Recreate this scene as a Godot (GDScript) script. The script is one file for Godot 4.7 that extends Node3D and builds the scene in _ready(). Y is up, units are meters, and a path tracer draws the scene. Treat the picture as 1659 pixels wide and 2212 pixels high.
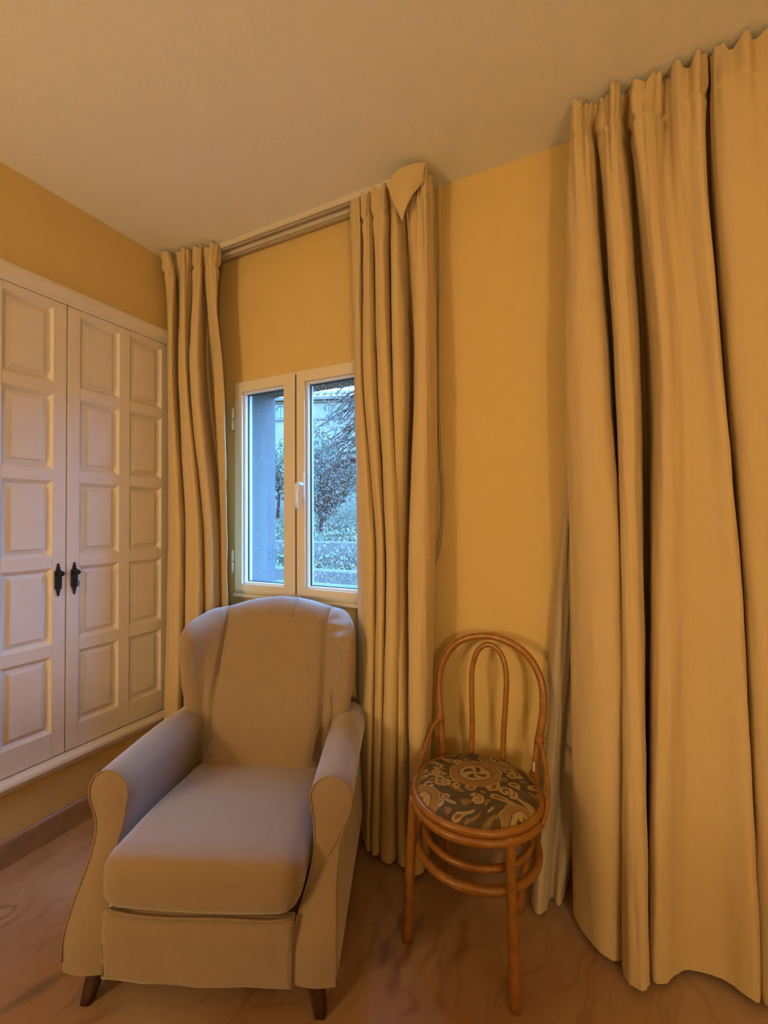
extends Node3D
# A bedroom corner: built-in wardrobe, casement window, three curtains, wing armchair, cane chair.
# x runs along the window wall, y up, z from the window wall into the room; metres.

var M := {}
var taken := {}
var rng := RandomNumberGenerator.new()

# ---------------------------------------------------------------- helpers
func numbered(called: String) -> String:
	if not taken.has(called):
		taken[called] = 0
		return called
	taken[called] += 1
	return "%s_%03d" % [called, taken[called]]

func tag(o: Node3D, label := "", category := "", group := "", kind := "") -> Node3D:
	if label: o.set_meta("label", label)
	if category: o.set_meta("category", category)
	if group: o.set_meta("group", group)
	if kind: o.set_meta("kind", kind)
	return o

func thing(called: String, label: String, category: String, at := Vector3.ZERO, turn := 0.0, group := "") -> Node3D:
	var o := Node3D.new()
	o.name = numbered(called)
	add_child(o)
	o.position = at
	o.rotation.y = turn
	tag(o, label, category, group)
	return o

func obj(called: String, mesh: Mesh, mat: Material, parent: Node3D = self, label := "") -> MeshInstance3D:
	var o := MeshInstance3D.new()
	o.mesh = mesh
	o.material_override = mat
	o.cast_shadow = GeometryInstance3D.SHADOW_CASTING_SETTING_ON
	if parent == self:
		o.name = numbered(called)
		add_child(o)
	else:
		o.name = called
		parent.add_child(o, true)
	if label: o.set_meta("label", label)
	return o

func struct(called: String, mesh: Mesh, mat: Material, parent: Node3D = self) -> MeshInstance3D:
	var o := obj(called, mesh, mat, parent)
	if parent == self: o.set_meta("kind", "structure")
	return o

func st_new(smooth := -1) -> SurfaceTool:
	var st := SurfaceTool.new()
	st.begin(Mesh.PRIMITIVE_TRIANGLES)
	st.set_smooth_group(smooth)
	return st

func fin(st: SurfaceTool) -> ArrayMesh:
	st.generate_normals()
	return st.commit()

func quad(st: SurfaceTool, a: Vector3, b: Vector3, c: Vector3, d: Vector3) -> void:
	for p in [a, b, c, a, c, d]: st.add_vertex(p)

# a box with chamfered edges, added flat-shaded; bevel may be 0
func bx(st: SurfaceTool, lo: Vector3, hi: Vector3, b := 0.0) -> void:
	var c := (lo + hi) * 0.5
	var h := (hi - lo) * 0.5
	b = min(b, min(h.x, min(h.y, h.z)) * 0.9)
	var ax := [Vector3.RIGHT, Vector3.UP, Vector3.BACK]
	for i in 3:
		for s in [-1.0, 1.0]:
			var n: Vector3 = ax[i] * s
			var u: Vector3 = ax[(i + 1) % 3]
			var v: Vector3 = ax[(i + 2) % 3] * s
			var hn: float = h[i]
			var hu: float = h[(i + 1) % 3] - b
			var hv: float = h[(i + 2) % 3] - b
			quad(st, c + n * hn - u * hu - v * hv, c + n * hn - u * hu + v * hv, c + n * hn + u * hu + v * hv, c + n * hn + u * hu - v * hv)
	if b <= 0.0: return
	for i in 3:
		var j := (i + 1) % 3
		var k := (i + 2) % 3
		for s in [-1.0, 1.0]:
			for t in [-1.0, 1.0]:
				var e: Vector3 = ax[i] * (h[i] - b)
				var p: Vector3 = c + ax[j] * s * h[j] + ax[k] * t * (h[k] - b)
				var q: Vector3 = c + ax[j] * s * (h[j] - b) + ax[k] * t * h[k]
				if s * t > 0: quad(st, p - e, q - e, q + e, p + e)
				else: quad(st, p + e, q + e, q - e, p - e)
	for sx in [-1.0, 1.0]:
		for sy in [-1.0, 1.0]:
			for sz in [-1.0, 1.0]:
				var p := c + Vector3(sx * h.x, sy * (h.y - b), sz * (h.z - b))
				var q := c + Vector3(sx * (h.x - b), sy * h.y, sz * (h.z - b))
				var r := c + Vector3(sx * (h.x - b), sy * (h.y - b), sz * h.z)
				if sx * sy * sz > 0:
					for w in [p, r, q]: st.add_vertex(w)
				else:
					for w in [p, q, r]: st.add_vertex(w)

func box_mesh(lo: Vector3, hi: Vector3, b := 0.0) -> ArrayMesh:
	var st := st_new()
	bx(st, lo, hi, b)
	return fin(st)

# a smooth surface over a grid of points rows[i][j]; loop closes the rows on themselves
func sheet(rows: Array, loop := false, cap := false) -> ArrayMesh:
	var st := st_new(0)
	add_sheet(st, rows, loop, cap)
	return fin(st)

func add_sheet(st: SurfaceTool, rows: Array, loop := false, cap := false) -> void:
	var n: int = rows[0].size()
	for i in rows.size() - 1:
		var a = rows[i]
		var b = rows[i + 1]
		for j in (n if loop else n - 1):
			var k := (j + 1) % n
			for p in [a[j], a[k], b[k], a[j], b[k], b[j]]: st.add_vertex(p)
	if cap and loop:
		for e in [0, rows.size() - 1]:
			var r = rows[e]
			var c := Vector3.ZERO
			for p in r: c += p
			c /= n
			for j in n:
				var k := (j + 1) % n
				var tri = [c, r[k], r[j]] if e == 0 else [c, r[j], r[k]]
				for p in tri: st.add_vertex(p)

# a tube along points, radius a number or one per point
func add_tube(st: SurfaceTool, pts: Array, rad, seg := 10, closed := false) -> void:
	var n := pts.size()
	var rows := []
	var up := Vector3.ZERO
	for i in n:
		var a: Vector3 = pts[(i - 1 + n) % n] if closed else pts[max(i - 1, 0)]
		var b: Vector3 = pts[(i + 1) % n] if closed else pts[min(i + 1, n - 1)]
		var t := (b - a).normalized()
		if i == 0:
			up = Vector3.UP if abs(t.y) < 0.9 else Vector3.RIGHT
		up = (up - t * up.dot(t)).normalized()
		var side := t.cross(up)
		var r: float = rad[i] if rad is Array else rad
		var row := []
		for k in seg:
			var ang := TAU * k / seg
			row.append(pts[i] + (up * cos(ang) + side * sin(ang)) * r)
		rows.append(row)
	if closed:
		rows.append(rows[0])
	add_sheet(st, rows, true, not closed)

func tube_mesh(pts: Array, rad, seg := 10, closed := false) -> ArrayMesh:
	var st := st_new(0)
	add_tube(st, pts, rad, seg, closed)
	return fin(st)

func lathe(prof: Array, seg := 24, axis := "y") -> ArrayMesh:
	var st := st_new(0)
	var rows := []
	for p in prof:
		var row := []
		for k in seg:
			var a := -TAU * k / seg
			if axis == "y": row.append(Vector3(p.x * cos(a), p.y, p.x * sin(a)))
			else: row.append(Vector3(p.y, p.x * cos(a), p.x * sin(a)))
		rows.append(row)
	add_sheet(st, rows, true, true)
	return fin(st)

# a closed outline in the plane of two axes, extruded along the third
func extrude(outline: PackedVector2Array, f: Callable, d0: float, d1: float) -> ArrayMesh:
	var st := st_new()
	var n := outline.size()
	for i in n:
		var a := outline[i]
		var b := outline[(i + 1) % n]
		quad(st, f.call(a, d0), f.call(b, d0), f.call(b, d1), f.call(a, d1))
	var tri := Geometry2D.triangulate_polygon(outline)
	for i in range(0, tri.size(), 3):
		for k in [0, 1, 2]: st.add_vertex(f.call(outline[tri[i + k]], d0))
		for k in [0, 2, 1]: st.add_vertex(f.call(outline[tri[i + k]], d1))
	return fin(st)

func catmull(a, b, c, d, t: float):
	return 0.5 * ((2.0 * b) + (c - a) * t + (2.0 * a - 5.0 * b + 4.0 * c - d) * t * t + (3.0 * b - a - 3.0 * c + d) * t * t * t)

func spline(pts: Array, per := 6, closed := false) -> Array:
	var out := []
	var n := pts.size()
	for i in (n if closed else n - 1):
		var a = pts[(i - 1 + n) % n] if closed else pts[max(i - 1, 0)]
		var b = pts[i]
		var c = pts[(i + 1) % n]
		var d = pts[(i + 2) % n] if closed else pts[min(i + 2, n - 1)]
		for k in per: out.append(catmull(a, b, c, d, float(k) / per))
	if not closed: out.append(pts[n - 1])
	return out

# piecewise-linear table lookup, smoothed
func table(t: Array, x: float) -> float:
	if x <= t[0].x: return t[0].y
	for i in t.size() - 1:
		if x <= t[i + 1].x:
			return lerpf(t[i].y, t[i + 1].y, (x - t[i].x) / (t[i + 1].x - t[i].x))
	return t[-1].y

func curve(t: Array, x: float) -> float:
	var n := t.size()
	if x <= t[0].x: return t[0].y
	for i in n - 1:
		if x <= t[i + 1].x:
			var s: float = (x - t[i].x) / (t[i + 1].x - t[i].x)
			return catmull(t[max(i - 1, 0)].y, t[i].y, t[i + 1].y, t[min(i + 2, n - 1)].y, s)
	return t[-1].y

# a rounded cushion-like box, each face n by n, bent by f
func soft_box(half: Vector3, r: float, n: int, f: Callable) -> ArrayMesh:
	var st := st_new(0)
	var ax := [Vector3.RIGHT, Vector3.UP, Vector3.BACK]
	for i in 3:
		for s in [-1.0, 1.0]:
			var rows := []
			for a in n + 1:
				var row := []
				for b in n + 1:
					var u := sin((float(a) / n - 0.5) * PI)
					var v := sin((float(b) / n - 0.5) * PI)
					var q: Vector3 = (ax[i] * s + ax[(i + 1) % 3] * u + ax[(i + 2) % 3] * v * s) * half
					var core := q.clamp(-(half - Vector3.ONE * r), half - Vector3.ONE * r)
					var p := core + (q - core).normalized() * r
					row.append((f.call(p) * 20000.0).round() / 20000.0)
				rows.append(row)
			add_sheet(st, rows)
	return fin(st)

# ---------------------------------------------------------------- materials
func noise(freq: float, octaves := 3, seed_ := 1, type := FastNoiseLite.TYPE_SIMPLEX_SMOOTH) -> FastNoiseLite:
	var n := FastNoiseLite.new()
	n.noise_type = type
	n.frequency = freq
	n.fractal_octaves = octaves
	n.seed = seed_
	return n

func noise_tex(freq: float, lo: Color, hi: Color, size := 256, octaves := 4, seed_ := 1) -> NoiseTexture2D:
	var t := NoiseTexture2D.new()
	t.width = size
	t.height = size
	t.seamless = true
	t.noise = noise(freq, octaves, seed_)
	var g := Gradient.new()
	g.set_color(0, lo)
	g.set_color(1, hi)
	t.color_ramp = g
	return t

func normal_tex(freq: float, strength: float, size := 256, octaves := 3, seed_ := 2) -> NoiseTexture2D:
	var t := NoiseTexture2D.new()
	t.width = size
	t.height = size
	t.seamless = true
	t.as_normal_map = true
	t.bump_strength = strength
	t.noise = noise(freq, octaves, seed_)
	return t

func srgb(r: float, g: float, b: float) -> Color:
	return Color(r, g, b).linear_to_srgb()

# base colours (linear); outdoor ones darkened to offset the overbright sky
func mat(c: Color, rough := 0.7, vary := 0.06, tex_scale := 1.0, bump := 0.0, bump_freq := 0.03, seed_ := 1) -> StandardMaterial3D:
	var m := StandardMaterial3D.new()
	m.roughness = rough
	if vary > 0.0:
		var lo := Color(c.r * (1 - vary), c.g * (1 - vary), c.b * (1 - vary)).linear_to_srgb()
		var hi := Color(c.r * (1 + vary), c.g * (1 + vary), c.b * (1 + vary)).linear_to_srgb()
		m.albedo_texture = noise_tex(0.02, lo, hi, 256, 5, seed_)
		m.uv1_triplanar = true
		m.uv1_world_triplanar = true
		m.uv1_scale = Vector3.ONE * tex_scale
	else:
		m.albedo_color = c.linear_to_srgb()
	if bump > 0.0:
		m.normal_enabled = true
		m.normal_texture = normal_tex(bump_freq, 4.0, 256, 3, seed_ + 7)
		m.normal_scale = bump
		m.uv1_triplanar = true
		m.uv1_world_triplanar = true
		m.uv1_scale = Vector3.ONE * tex_scale
	return m

# woven cloth: a fine weave of threads with slubs, as colour and relief
func cloth(c: Color, vary: float, tex_scale: float, seed_: int, rim := 0.25) -> StandardMaterial3D:
	var m := StandardMaterial3D.new()
	m.roughness = 0.95
	var size := 256
	var im := Image.create(size, size, false, Image.FORMAT_RGB8)
	var hm := Image.create(size, size, false, Image.FORMAT_RGB8)
	var r := RandomNumberGenerator.new()
	r.seed = seed_
	var warp := []
	var weft := []
	for i in 64:
		warp.append(r.randf_range(-1, 1))
		weft.append(r.randf_range(-1, 1))
	var blot := noise(0.015, 3, seed_)
	for y in size:
		for x in size:
			var over := ((x / 4) + (y / 4)) % 2 == 0
			var w: float = warp[x / 4] if over else weft[y / 4]
			var k: float = 1.0 + vary * (0.5 * w + 0.5 * blot.get_noise_2d(x, y))
			im.set_pixel(x, y, Color(c.r * k, c.g * k, c.b * k).linear_to_srgb())
			var e := (absf((x % 4) - 1.5) if over else absf((y % 4) - 1.5)) / 1.5
			var hh := 0.75 - 0.5 * e + 0.1 * w
			hm.set_pixel(x, y, Color(hh, hh, hh))
	hm.bump_map_to_normal_map(1.5)
	m.albedo_texture = ImageTexture.create_from_image(im)
	m.normal_enabled = true
	m.normal_texture = ImageTexture.create_from_image(hm)
	m.normal_scale = 0.5
	m.uv1_triplanar = true
	m.uv1_world_triplanar = true
	m.uv1_scale = Vector3.ONE * tex_scale
	m.rim_enabled = rim > 0.0
	m.rim = rim
	m.rim_tint = 0.4
	return m

func make_materials() -> void:
	M.wall = mat(Color(0.65, 0.47, 0.195), 0.85, 0.02, 1.3, 0.04, 0.2, 3)
	M.ceiling = mat(Color(0.80, 0.765, 0.69), 0.9, 0.01, 1.1, 0.03, 0.2, 4)
	M.white_paint = mat(Color(0.74, 0.66, 0.58), 0.5, 0.03, 2.0, 0.05, 0.05, 5)
	M.upvc = mat(Color(0.70, 0.62, 0.50), 0.35, 0.0)
	M.white_metal = mat(Color(0.78, 0.75, 0.72), 0.4, 0.0)
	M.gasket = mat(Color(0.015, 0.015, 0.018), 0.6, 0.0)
	M.iron = mat(Color(0.006, 0.006, 0.006), 0.75, 0.0)
	M.rail = mat(Color(0.62, 0.55, 0.45), 0.45, 0.0)
	M.curtain = cloth(Color(0.57, 0.42, 0.215), 0.07, 17.0, 11)
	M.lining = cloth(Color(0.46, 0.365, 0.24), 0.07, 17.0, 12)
	M.chair_cloth = cloth(Color(0.30, 0.205, 0.12), 0.09, 15.0, 13, 1.0)
	M.piping = cloth(Color(0.28, 0.19, 0.12), 0.09, 15.0, 14)
	M.leg_wood = mat(Color(0.05, 0.018, 0.008), 0.4, 0.25, 4.0)
	M.cane = mat(Color(0.31, 0.125, 0.018), 0.33, 0.25, 5.0, 0.1, 0.05, 21)
	M.cane.clearcoat_enabled = true
	M.cane.clearcoat = 0.4
	M.cane.clearcoat_roughness = 0.25
	M.cane_wrap = mat(Color(0.32, 0.11, 0.02), 0.45, 0.3, 12.0, 0.2, 0.08, 22)
	M.cord = mat(Color(0.55, 0.45, 0.30), 0.8, 0.0)
	M.skirting = mat(Color(0.34, 0.21, 0.125), 0.35, 0.2, 2.0, 0.0, 0.03, 31)
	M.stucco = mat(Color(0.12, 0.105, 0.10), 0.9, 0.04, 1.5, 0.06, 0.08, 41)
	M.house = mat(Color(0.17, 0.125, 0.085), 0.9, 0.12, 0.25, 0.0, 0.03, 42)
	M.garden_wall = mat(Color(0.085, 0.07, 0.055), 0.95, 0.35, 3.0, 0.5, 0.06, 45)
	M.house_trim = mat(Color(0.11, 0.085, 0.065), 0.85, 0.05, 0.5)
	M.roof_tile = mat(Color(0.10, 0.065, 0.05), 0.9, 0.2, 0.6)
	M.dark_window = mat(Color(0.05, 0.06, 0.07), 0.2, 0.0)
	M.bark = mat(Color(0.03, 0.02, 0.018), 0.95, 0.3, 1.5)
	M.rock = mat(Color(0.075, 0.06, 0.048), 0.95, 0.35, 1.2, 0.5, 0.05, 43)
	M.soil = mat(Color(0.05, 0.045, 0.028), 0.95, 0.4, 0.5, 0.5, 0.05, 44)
	for k in ["stucco", "house", "house_trim", "garden_wall", "rock", "soil", "bark", "wall", "ceiling"]: M[k].metallic_specular = 0.1
	M.leaf = []
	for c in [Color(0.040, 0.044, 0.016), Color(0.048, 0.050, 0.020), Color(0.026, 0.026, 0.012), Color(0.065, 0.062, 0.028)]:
		var m := mat(c, 0.6, 0.0)
		m.backlight_enabled = true
		m.backlight = Color(c.r, c.g, c.b).linear_to_srgb() * 0.5
		m.cull_mode = BaseMaterial3D.CULL_DISABLED
		M.leaf.append(m)
	var g := StandardMaterial3D.new()
	g.albedo_color = Color(0.9, 0.95, 1.0, 0.02)
	g.transparency = BaseMaterial3D.TRANSPARENCY_ALPHA
	g.roughness = 0.02
	g.metallic_specular = 0.5
	M.glass = g
	var d := StandardMaterial3D.new()
	d.albedo_color = Color(1, 1, 1)
	d.roughness = 0.0
	d.refraction_enabled = true
	d.refraction_scale = 0.033
	M.drop = d
	M.bulb = StandardMaterial3D.new()
	M.bulb.albedo_color = Color(1, 0.9, 0.75)
	M.bulb.emission_enabled = true
	M.bulb.emission = Color(1.0, 0.72, 0.42)
	M.bulb.emission_energy_multiplier = 1.5

# ---------------------------------------------------------------- scene
func _ready() -> void:
	rng.seed = 5
	# camera
	var cam := Camera3D.new()
	cam.name = "camera"
	cam.position = Vector3(1.9786, 1.2716, 1.6716)
	var yaw := deg_to_rad(-26.0026)
	var pitch := deg_to_rad(0.8573)
	var roll := deg_to_rad(-0.2589)
	var fw := Vector3(sin(yaw) * cos(pitch), sin(pitch), -cos(yaw) * cos(pitch))
	var rt := fw.cross(Vector3.UP).normalized()
	var up := rt.cross(fw)
	cam.basis = Basis(rt * cos(roll) + up * sin(roll), up * cos(roll) - rt * sin(roll), -fw)
	cam.fov = rad_to_deg(2.0 * atan(1106.0 / 953.06))
	cam.near = 0.05
	cam.far = 300.0
	add_child(cam)
	cam.make_current()
	# sky: even overcast daylight, blue beside the warm lamps the exposure is balanced for
	var env := Environment.new()
	var sky := Sky.new()
	var sm := ProceduralSkyMaterial.new()
	sm.sky_top_color = Color(0.40, 0.69, 1.0)
	sm.sky_horizon_color = Color(0.44, 0.74, 1.0)
	sm.ground_horizon_color = Color(0.35, 0.48, 0.55)
	sm.ground_bottom_color = Color(0.2, 0.27, 0.3)
	sm.sun_angle_max = 1.0
	sm.sky_energy_multiplier = 4.6
	sky.sky_material = sm
	env.background_mode = Environment.BG_SKY
	env.sky = sky
	env.tonemap_mode = Environment.TONE_MAPPER_LINEAR
	env.tonemap_exposure = 1.0
	env.sdfgi_enabled = true
	env.ssao_enabled = true
	env.ssil_enabled = true
	var we := WorldEnvironment.new()
	we.name = "environment"
	we.environment = env
	add_child(we)
	make_materials()
	# the room's two bedside wall lamps, behind the camera
	wall_lamp(Vector3(0.36, 1.18, 3.55), 1.65, "small wall lamp with frosted glass globe by the wardrobe side of the bed wall")
	wall_lamp(Vector3(3.45, 1.18, 3.55), 1.75, "small wall lamp with frosted glass globe on the far side of the bed wall")
	build_shell()
	build_window()
	build_wardrobe()
	build_curtains()
	build_armchair()
	build_cane_chair()
	build_fittings()
	build_outside()
	build_bed()

func wall_lamp(at: Vector3, energy: float, label: String) -> void:
	var t := thing("wall_lamp", label, "lamp", at, 0.0, "bedside wall lamps")
	obj("backplate", lathe([Vector2(0.0, 0.0), Vector2(0.05, 0.0), Vector2(0.05, 0.012), Vector2(0.0, 0.015)], 20).duplicate(), M.white_metal, t).transform = Transform3D(Basis(Vector3.RIGHT, -PI / 2), Vector3(0, 0, 0.05))
	obj("arm", tube_mesh([Vector3(0, 0, 0.04), Vector3(0, -0.01, 0.0), Vector3(0, 0.0, -0.13), Vector3(0, 0.03, -0.17)], 0.008), M.white_metal, t)
	var prof := []
	for i in 13:
		var a := -PI / 2 + PI * i / 12
		prof.append(Vector2(max(0.14 * cos(a), 0.001), 0.16 + 0.14 * sin(a)))
	var globe := obj("lamp_globe", lathe(prof, 24), M.bulb, t)
	globe.position = Vector3(0, 0, -0.17)
	var l := OmniLight3D.new()
	l.name = "lamp_light"
	l.light_color = Color(1.0, 0.91, 0.72)
	l.light_energy = energy
	l.light_size = 0.135
	l.omni_range = 12.0
	l.omni_attenuation = 2.0
	l.shadow_enabled = true
	l.position = Vector3(0, 0.16, -0.17)
	t.add_child(l)

# ---------------------------------------------------------------- room
const H := 2.6
const RX := 4.1
const RZ := 3.6
const WX0 := 0.334
const WX1 := 1.116
const WY0 := 0.915
const WY1 := 1.962

func build_shell() -> void:
	# floor of polished brown marble
	var st: SurfaceTool
	var a := Vector3(-0.3, 0, -0.27)
	var b := Vector3(RX + 0.12, 0, RZ + 0.12)
	var fl := struct("floor", floor_mesh(a, b), floor_material(a, b))
	struct("subfloor_slab", box_mesh(Vector3(a.x, -0.14, a.z), Vector3(b.x, -0.004, b.z)), M.stucco, fl).name = "slab"
	struct("ceiling", box_mesh(Vector3(a.x, H, a.z), Vector3(b.x, H + 0.14, b.z)), M.ceiling)
	# window wall with its opening
	st = st_new()
	bx(st, Vector3(-0.3, 0, -0.25), Vector3(WX0, H, 0))
	bx(st, Vector3(WX1, 0, -0.25), Vector3(RX, H, 0))
	bx(st, Vector3(WX0, 0, -0.25), Vector3(WX1, WY0, 0))
	bx(st, Vector3(WX0, WY1, -0.25), Vector3(WX1, H, 0))
	struct("wall_back", fin(st), M.wall)
	# outer render of the same wall, with the plastered reveal
	st = st_new()
	bx(st, Vector3(-3.0, -1.5, -0.29), Vector3(WX0 + 0.008, 4.0, -0.252))
	bx(st, Vector3(WX1 - 0.008, -1.5, -0.29), Vector3(RX + 1.0, 4.0, -0.252))
	bx(st, Vector3(WX0 + 0.008, -1.5, -0.29), Vector3(WX1 - 0.008, WY0, -0.252))
	bx(st, Vector3(WX0 + 0.008, WY1 - 0.007, -0.29), Vector3(WX1 - 0.008, 4.0, -0.252))
	bx(st, Vector3(WX0, WY0, -0.252), Vector3(WX0 + 0.008, WY1, -0.055))
	bx(st, Vector3(WX1 - 0.008, WY0, -0.252), Vector3(WX1, WY1, -0.055))
	bx(st, Vector3(WX0 + 0.008, WY1 - 0.007, -0.252), Vector3(WX1 - 0.008, WY1, -0.055))
	bx(st, Vector3(WX0 + 0.008, WY0, -0.31), Vector3(WX1 - 0.008, WY0 + 0.015, -0.055))
	struct("wall_outside", fin(st), M.stucco)
	# wardrobe wall
	st = st_new()
	bx(st, Vector3(-0.12, 2.20, 0), Vector3(0, H, RZ))
	bx(st, Vector3(-0.12, 0, 0), Vector3(0, 0.29, RZ))
	bx(st, Vector3(-0.12, 0.29, 1.17), Vector3(0, 2.20, RZ))
	bx(st, Vector3(-0.3, 0, 0), Vector3(-0.2, H, RZ))
	struct("wall_left", fin(st), M.wall)
	struct("wall_right", box_mesh(Vector3(RX, 0, -0.25), Vector3(RX + 0.12, H, RZ)), M.wall)
	struct("wall_front", box_mesh(Vector3(-0.3, 0, RZ), Vector3(RX + 0.12, H, RZ + 0.12)), M.wall)
	# skirting
	var prof := PackedVector2Array([Vector2(0, 0), Vector2(0.014, 0), Vector2(0.014, 0.086), Vector2(0.012, 0.093), Vector2(0.007, 0.098), Vector2(0, 0.099)])
	struct("baseboard_left", extrude(prof, func(p, d): return Vector3(p.x, p.y, d), 0.014, RZ), M.skirting)
	struct("baseboard_back", extrude(prof, func(p, d): return Vector3(d, p.y, p.x), 0.0, RX), M.skirting)

func floor_mesh(a: Vector3, b: Vector3) -> ArrayMesh:
	var st := st_new()
	var c := [Vector3(a.x, 0, a.z), Vector3(b.x, 0, a.z), Vector3(b.x, 0, b.z), Vector3(a.x, 0, b.z)]
	for i in [0, 1, 2, 0, 2, 3]:
		st.set_uv(Vector2((c[i].x - a.x) / (b.x - a.x), (c[i].z - a.z) / (b.z - a.z)))
		st.add_vertex(c[i])
	return fin(st)

func floor_material(a: Vector3, b: Vector3) -> StandardMaterial3D:
	var w := 1100
	var h := 1000
	var sx := (b.x - a.x) / w
	var sz := (b.z - a.z) / h
	var n1 := noise(0.9, 4, 51)
	var n2 := noise(3.0, 4, 52)
	var n3 := noise(0.6, 2, 53)
	var n4 := noise(9.0, 3, 54)
	var im := Image.create(w, h, false, Image.FORMAT_RGB8)
	for j in h:
		var z := a.z + (j + 0.5) * sz
		for i in w:
			var x := a.x + (i + 0.5) * sx
			var wx := x + 0.22 * n1.get_noise_2d(x * 1.2, z * 1.2)
			var wz := z + 0.22 * n1.get_noise_2d(x * 1.2 + 40, z * 1.2)
			# long veins that run roughly with the slab's bedding, from the window into the room
			var u := wx * 0.93 + wz * 0.36
			var v := -wx * 0.36 + wz * 0.93
			var ridge := 1.0 - absf(n2.get_noise_2d(u * 1.7, v * 0.35)) * 2.6
			var vein := clampf((ridge - 0.72) / 0.28, 0, 1)
			var cloud := 0.5 + 0.5 * n3.get_noise_2d(wx * 2.2, wz * 1.6)
			var fine := n4.get_noise_2d(x * 2, z * 2)
			var patch := clampf(0.5 + 1.3 * n2.get_noise_2d(wx * 0.5 + 9, wz * 0.4), 0, 1)
			var c := Color(0.36, 0.215, 0.115).lerp(Color(0.45, 0.32, 0.235), cloud)
			c = c.lerp(Color(0.29, 0.135, 0.05), patch * 0.6)
			c = c.lerp(Color(0.17, 0.075, 0.03), vein * vein * 0.55 * (0.25 + 0.75 * patch))
			var k := 1.0 + 0.07 * fine
			im.set_pixel(i, j, Color(c.r * k, c.g * k, c.b * k).linear_to_srgb())
	# the veins that can be picked out one by one: points on the floor (x, z), half width, colour
	var grey := Color(0.10, 0.095, 0.07)
	var red := Color(0.13, 0.045, 0.015)
	for s in [[[Vector2(0.57, 1.12), Vector2(0.577, 1.069), Vector2(0.59, 1.014), Vector2(0.606, 0.966), Vector2(0.63, 0.91), Vector2(0.68, 0.86)], 0.013, grey],
			[[Vector2(0.19, 0.95), Vector2(0.247, 0.929), Vector2(0.255, 0.90), Vector2(0.236, 0.885), Vector2(0.20, 0.90), Vector2(0.15, 0.93)], 0.006, red],
			[[Vector2(0.295, 0.96), Vector2(0.285, 0.93), Vector2(0.29, 0.89)], 0.005, red],
			[[Vector2(1.40, 0.36), Vector2(1.407, 0.414), Vector2(1.395, 0.47), Vector2(1.41, 0.53)], 0.009, red],
			[[Vector2(1.46, 0.33), Vector2(1.45, 0.40), Vector2(1.462, 0.46), Vector2(1.45, 0.52), Vector2(1.46, 0.58)], 0.010, red],
			[[Vector2(1.33, 0.42), Vector2(1.36, 0.50), Vector2(1.35, 0.56)], 0.007, red],
			[[Vector2(1.52, 0.34), Vector2(1.525, 0.42), Vector2(1.51, 0.50), Vector2(1.53, 0.60)], 0.008, red],
			[[Vector2(1.58, 0.30), Vector2(1.60, 0.38), Vector2(1.58, 0.46), Vector2(1.59, 0.56)], 0.012, red],
			[[Vector2(1.55, 0.40), Vector2(1.555, 0.47)], 0.007, red]]:
		var pts := spline(s[0], 24)
		for p in pts:
			var wob := n4.get_noise_2d(p.x * 2, p.y * 2)
			var r: float = s[1] * (1.0 + 0.8 * wob)
			var ci := int((p.x - a.x + 0.006 * wob) / sx)
			var cj := int((p.y - a.z) / sz)
			var ri := int(r * 2 / sx) + 1
			for j in range(cj - ri, cj + ri + 1):
				for i in range(ci - ri, ci + ri + 1):
					if i < 0 or j < 0 or i >= w or j >= h: continue
					var d := Vector2((i - ci) * sx, (j - cj) * sz).length()
					var al := clampf(1.6 - d / r, 0, 1) * 0.045
					if al > 0.0:
						im.set_pixel(i, j, im.get_pixel(i, j).lerp(s[2].linear_to_srgb(), al))
	var m := StandardMaterial3D.new()
	m.albedo_texture = ImageTexture.create_from_image(im)
	m.roughness = 0.38
	return m

# ---------------------------------------------------------------- window
func ring(st: SurfaceTool, x0: float, x1: float, y0: float, y1: float, w: float, z0: float, z1: float, b := 0.004) -> void:
	bx(st, Vector3(x0, y0, z0), Vector3(x0 + w, y1, z1), b)
	bx(st, Vector3(x1 - w, y0, z0), Vector3(x1, y1, z1), b)
	bx(st, Vector3(x0 + w - 0.001, y1 - w, z0), Vector3(x1 - w + 0.001, y1, z1), b)
	bx(st, Vector3(x0 + w - 0.001, y0, z0), Vector3(x1 - w + 0.001, y0 + w, z1), b)

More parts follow.
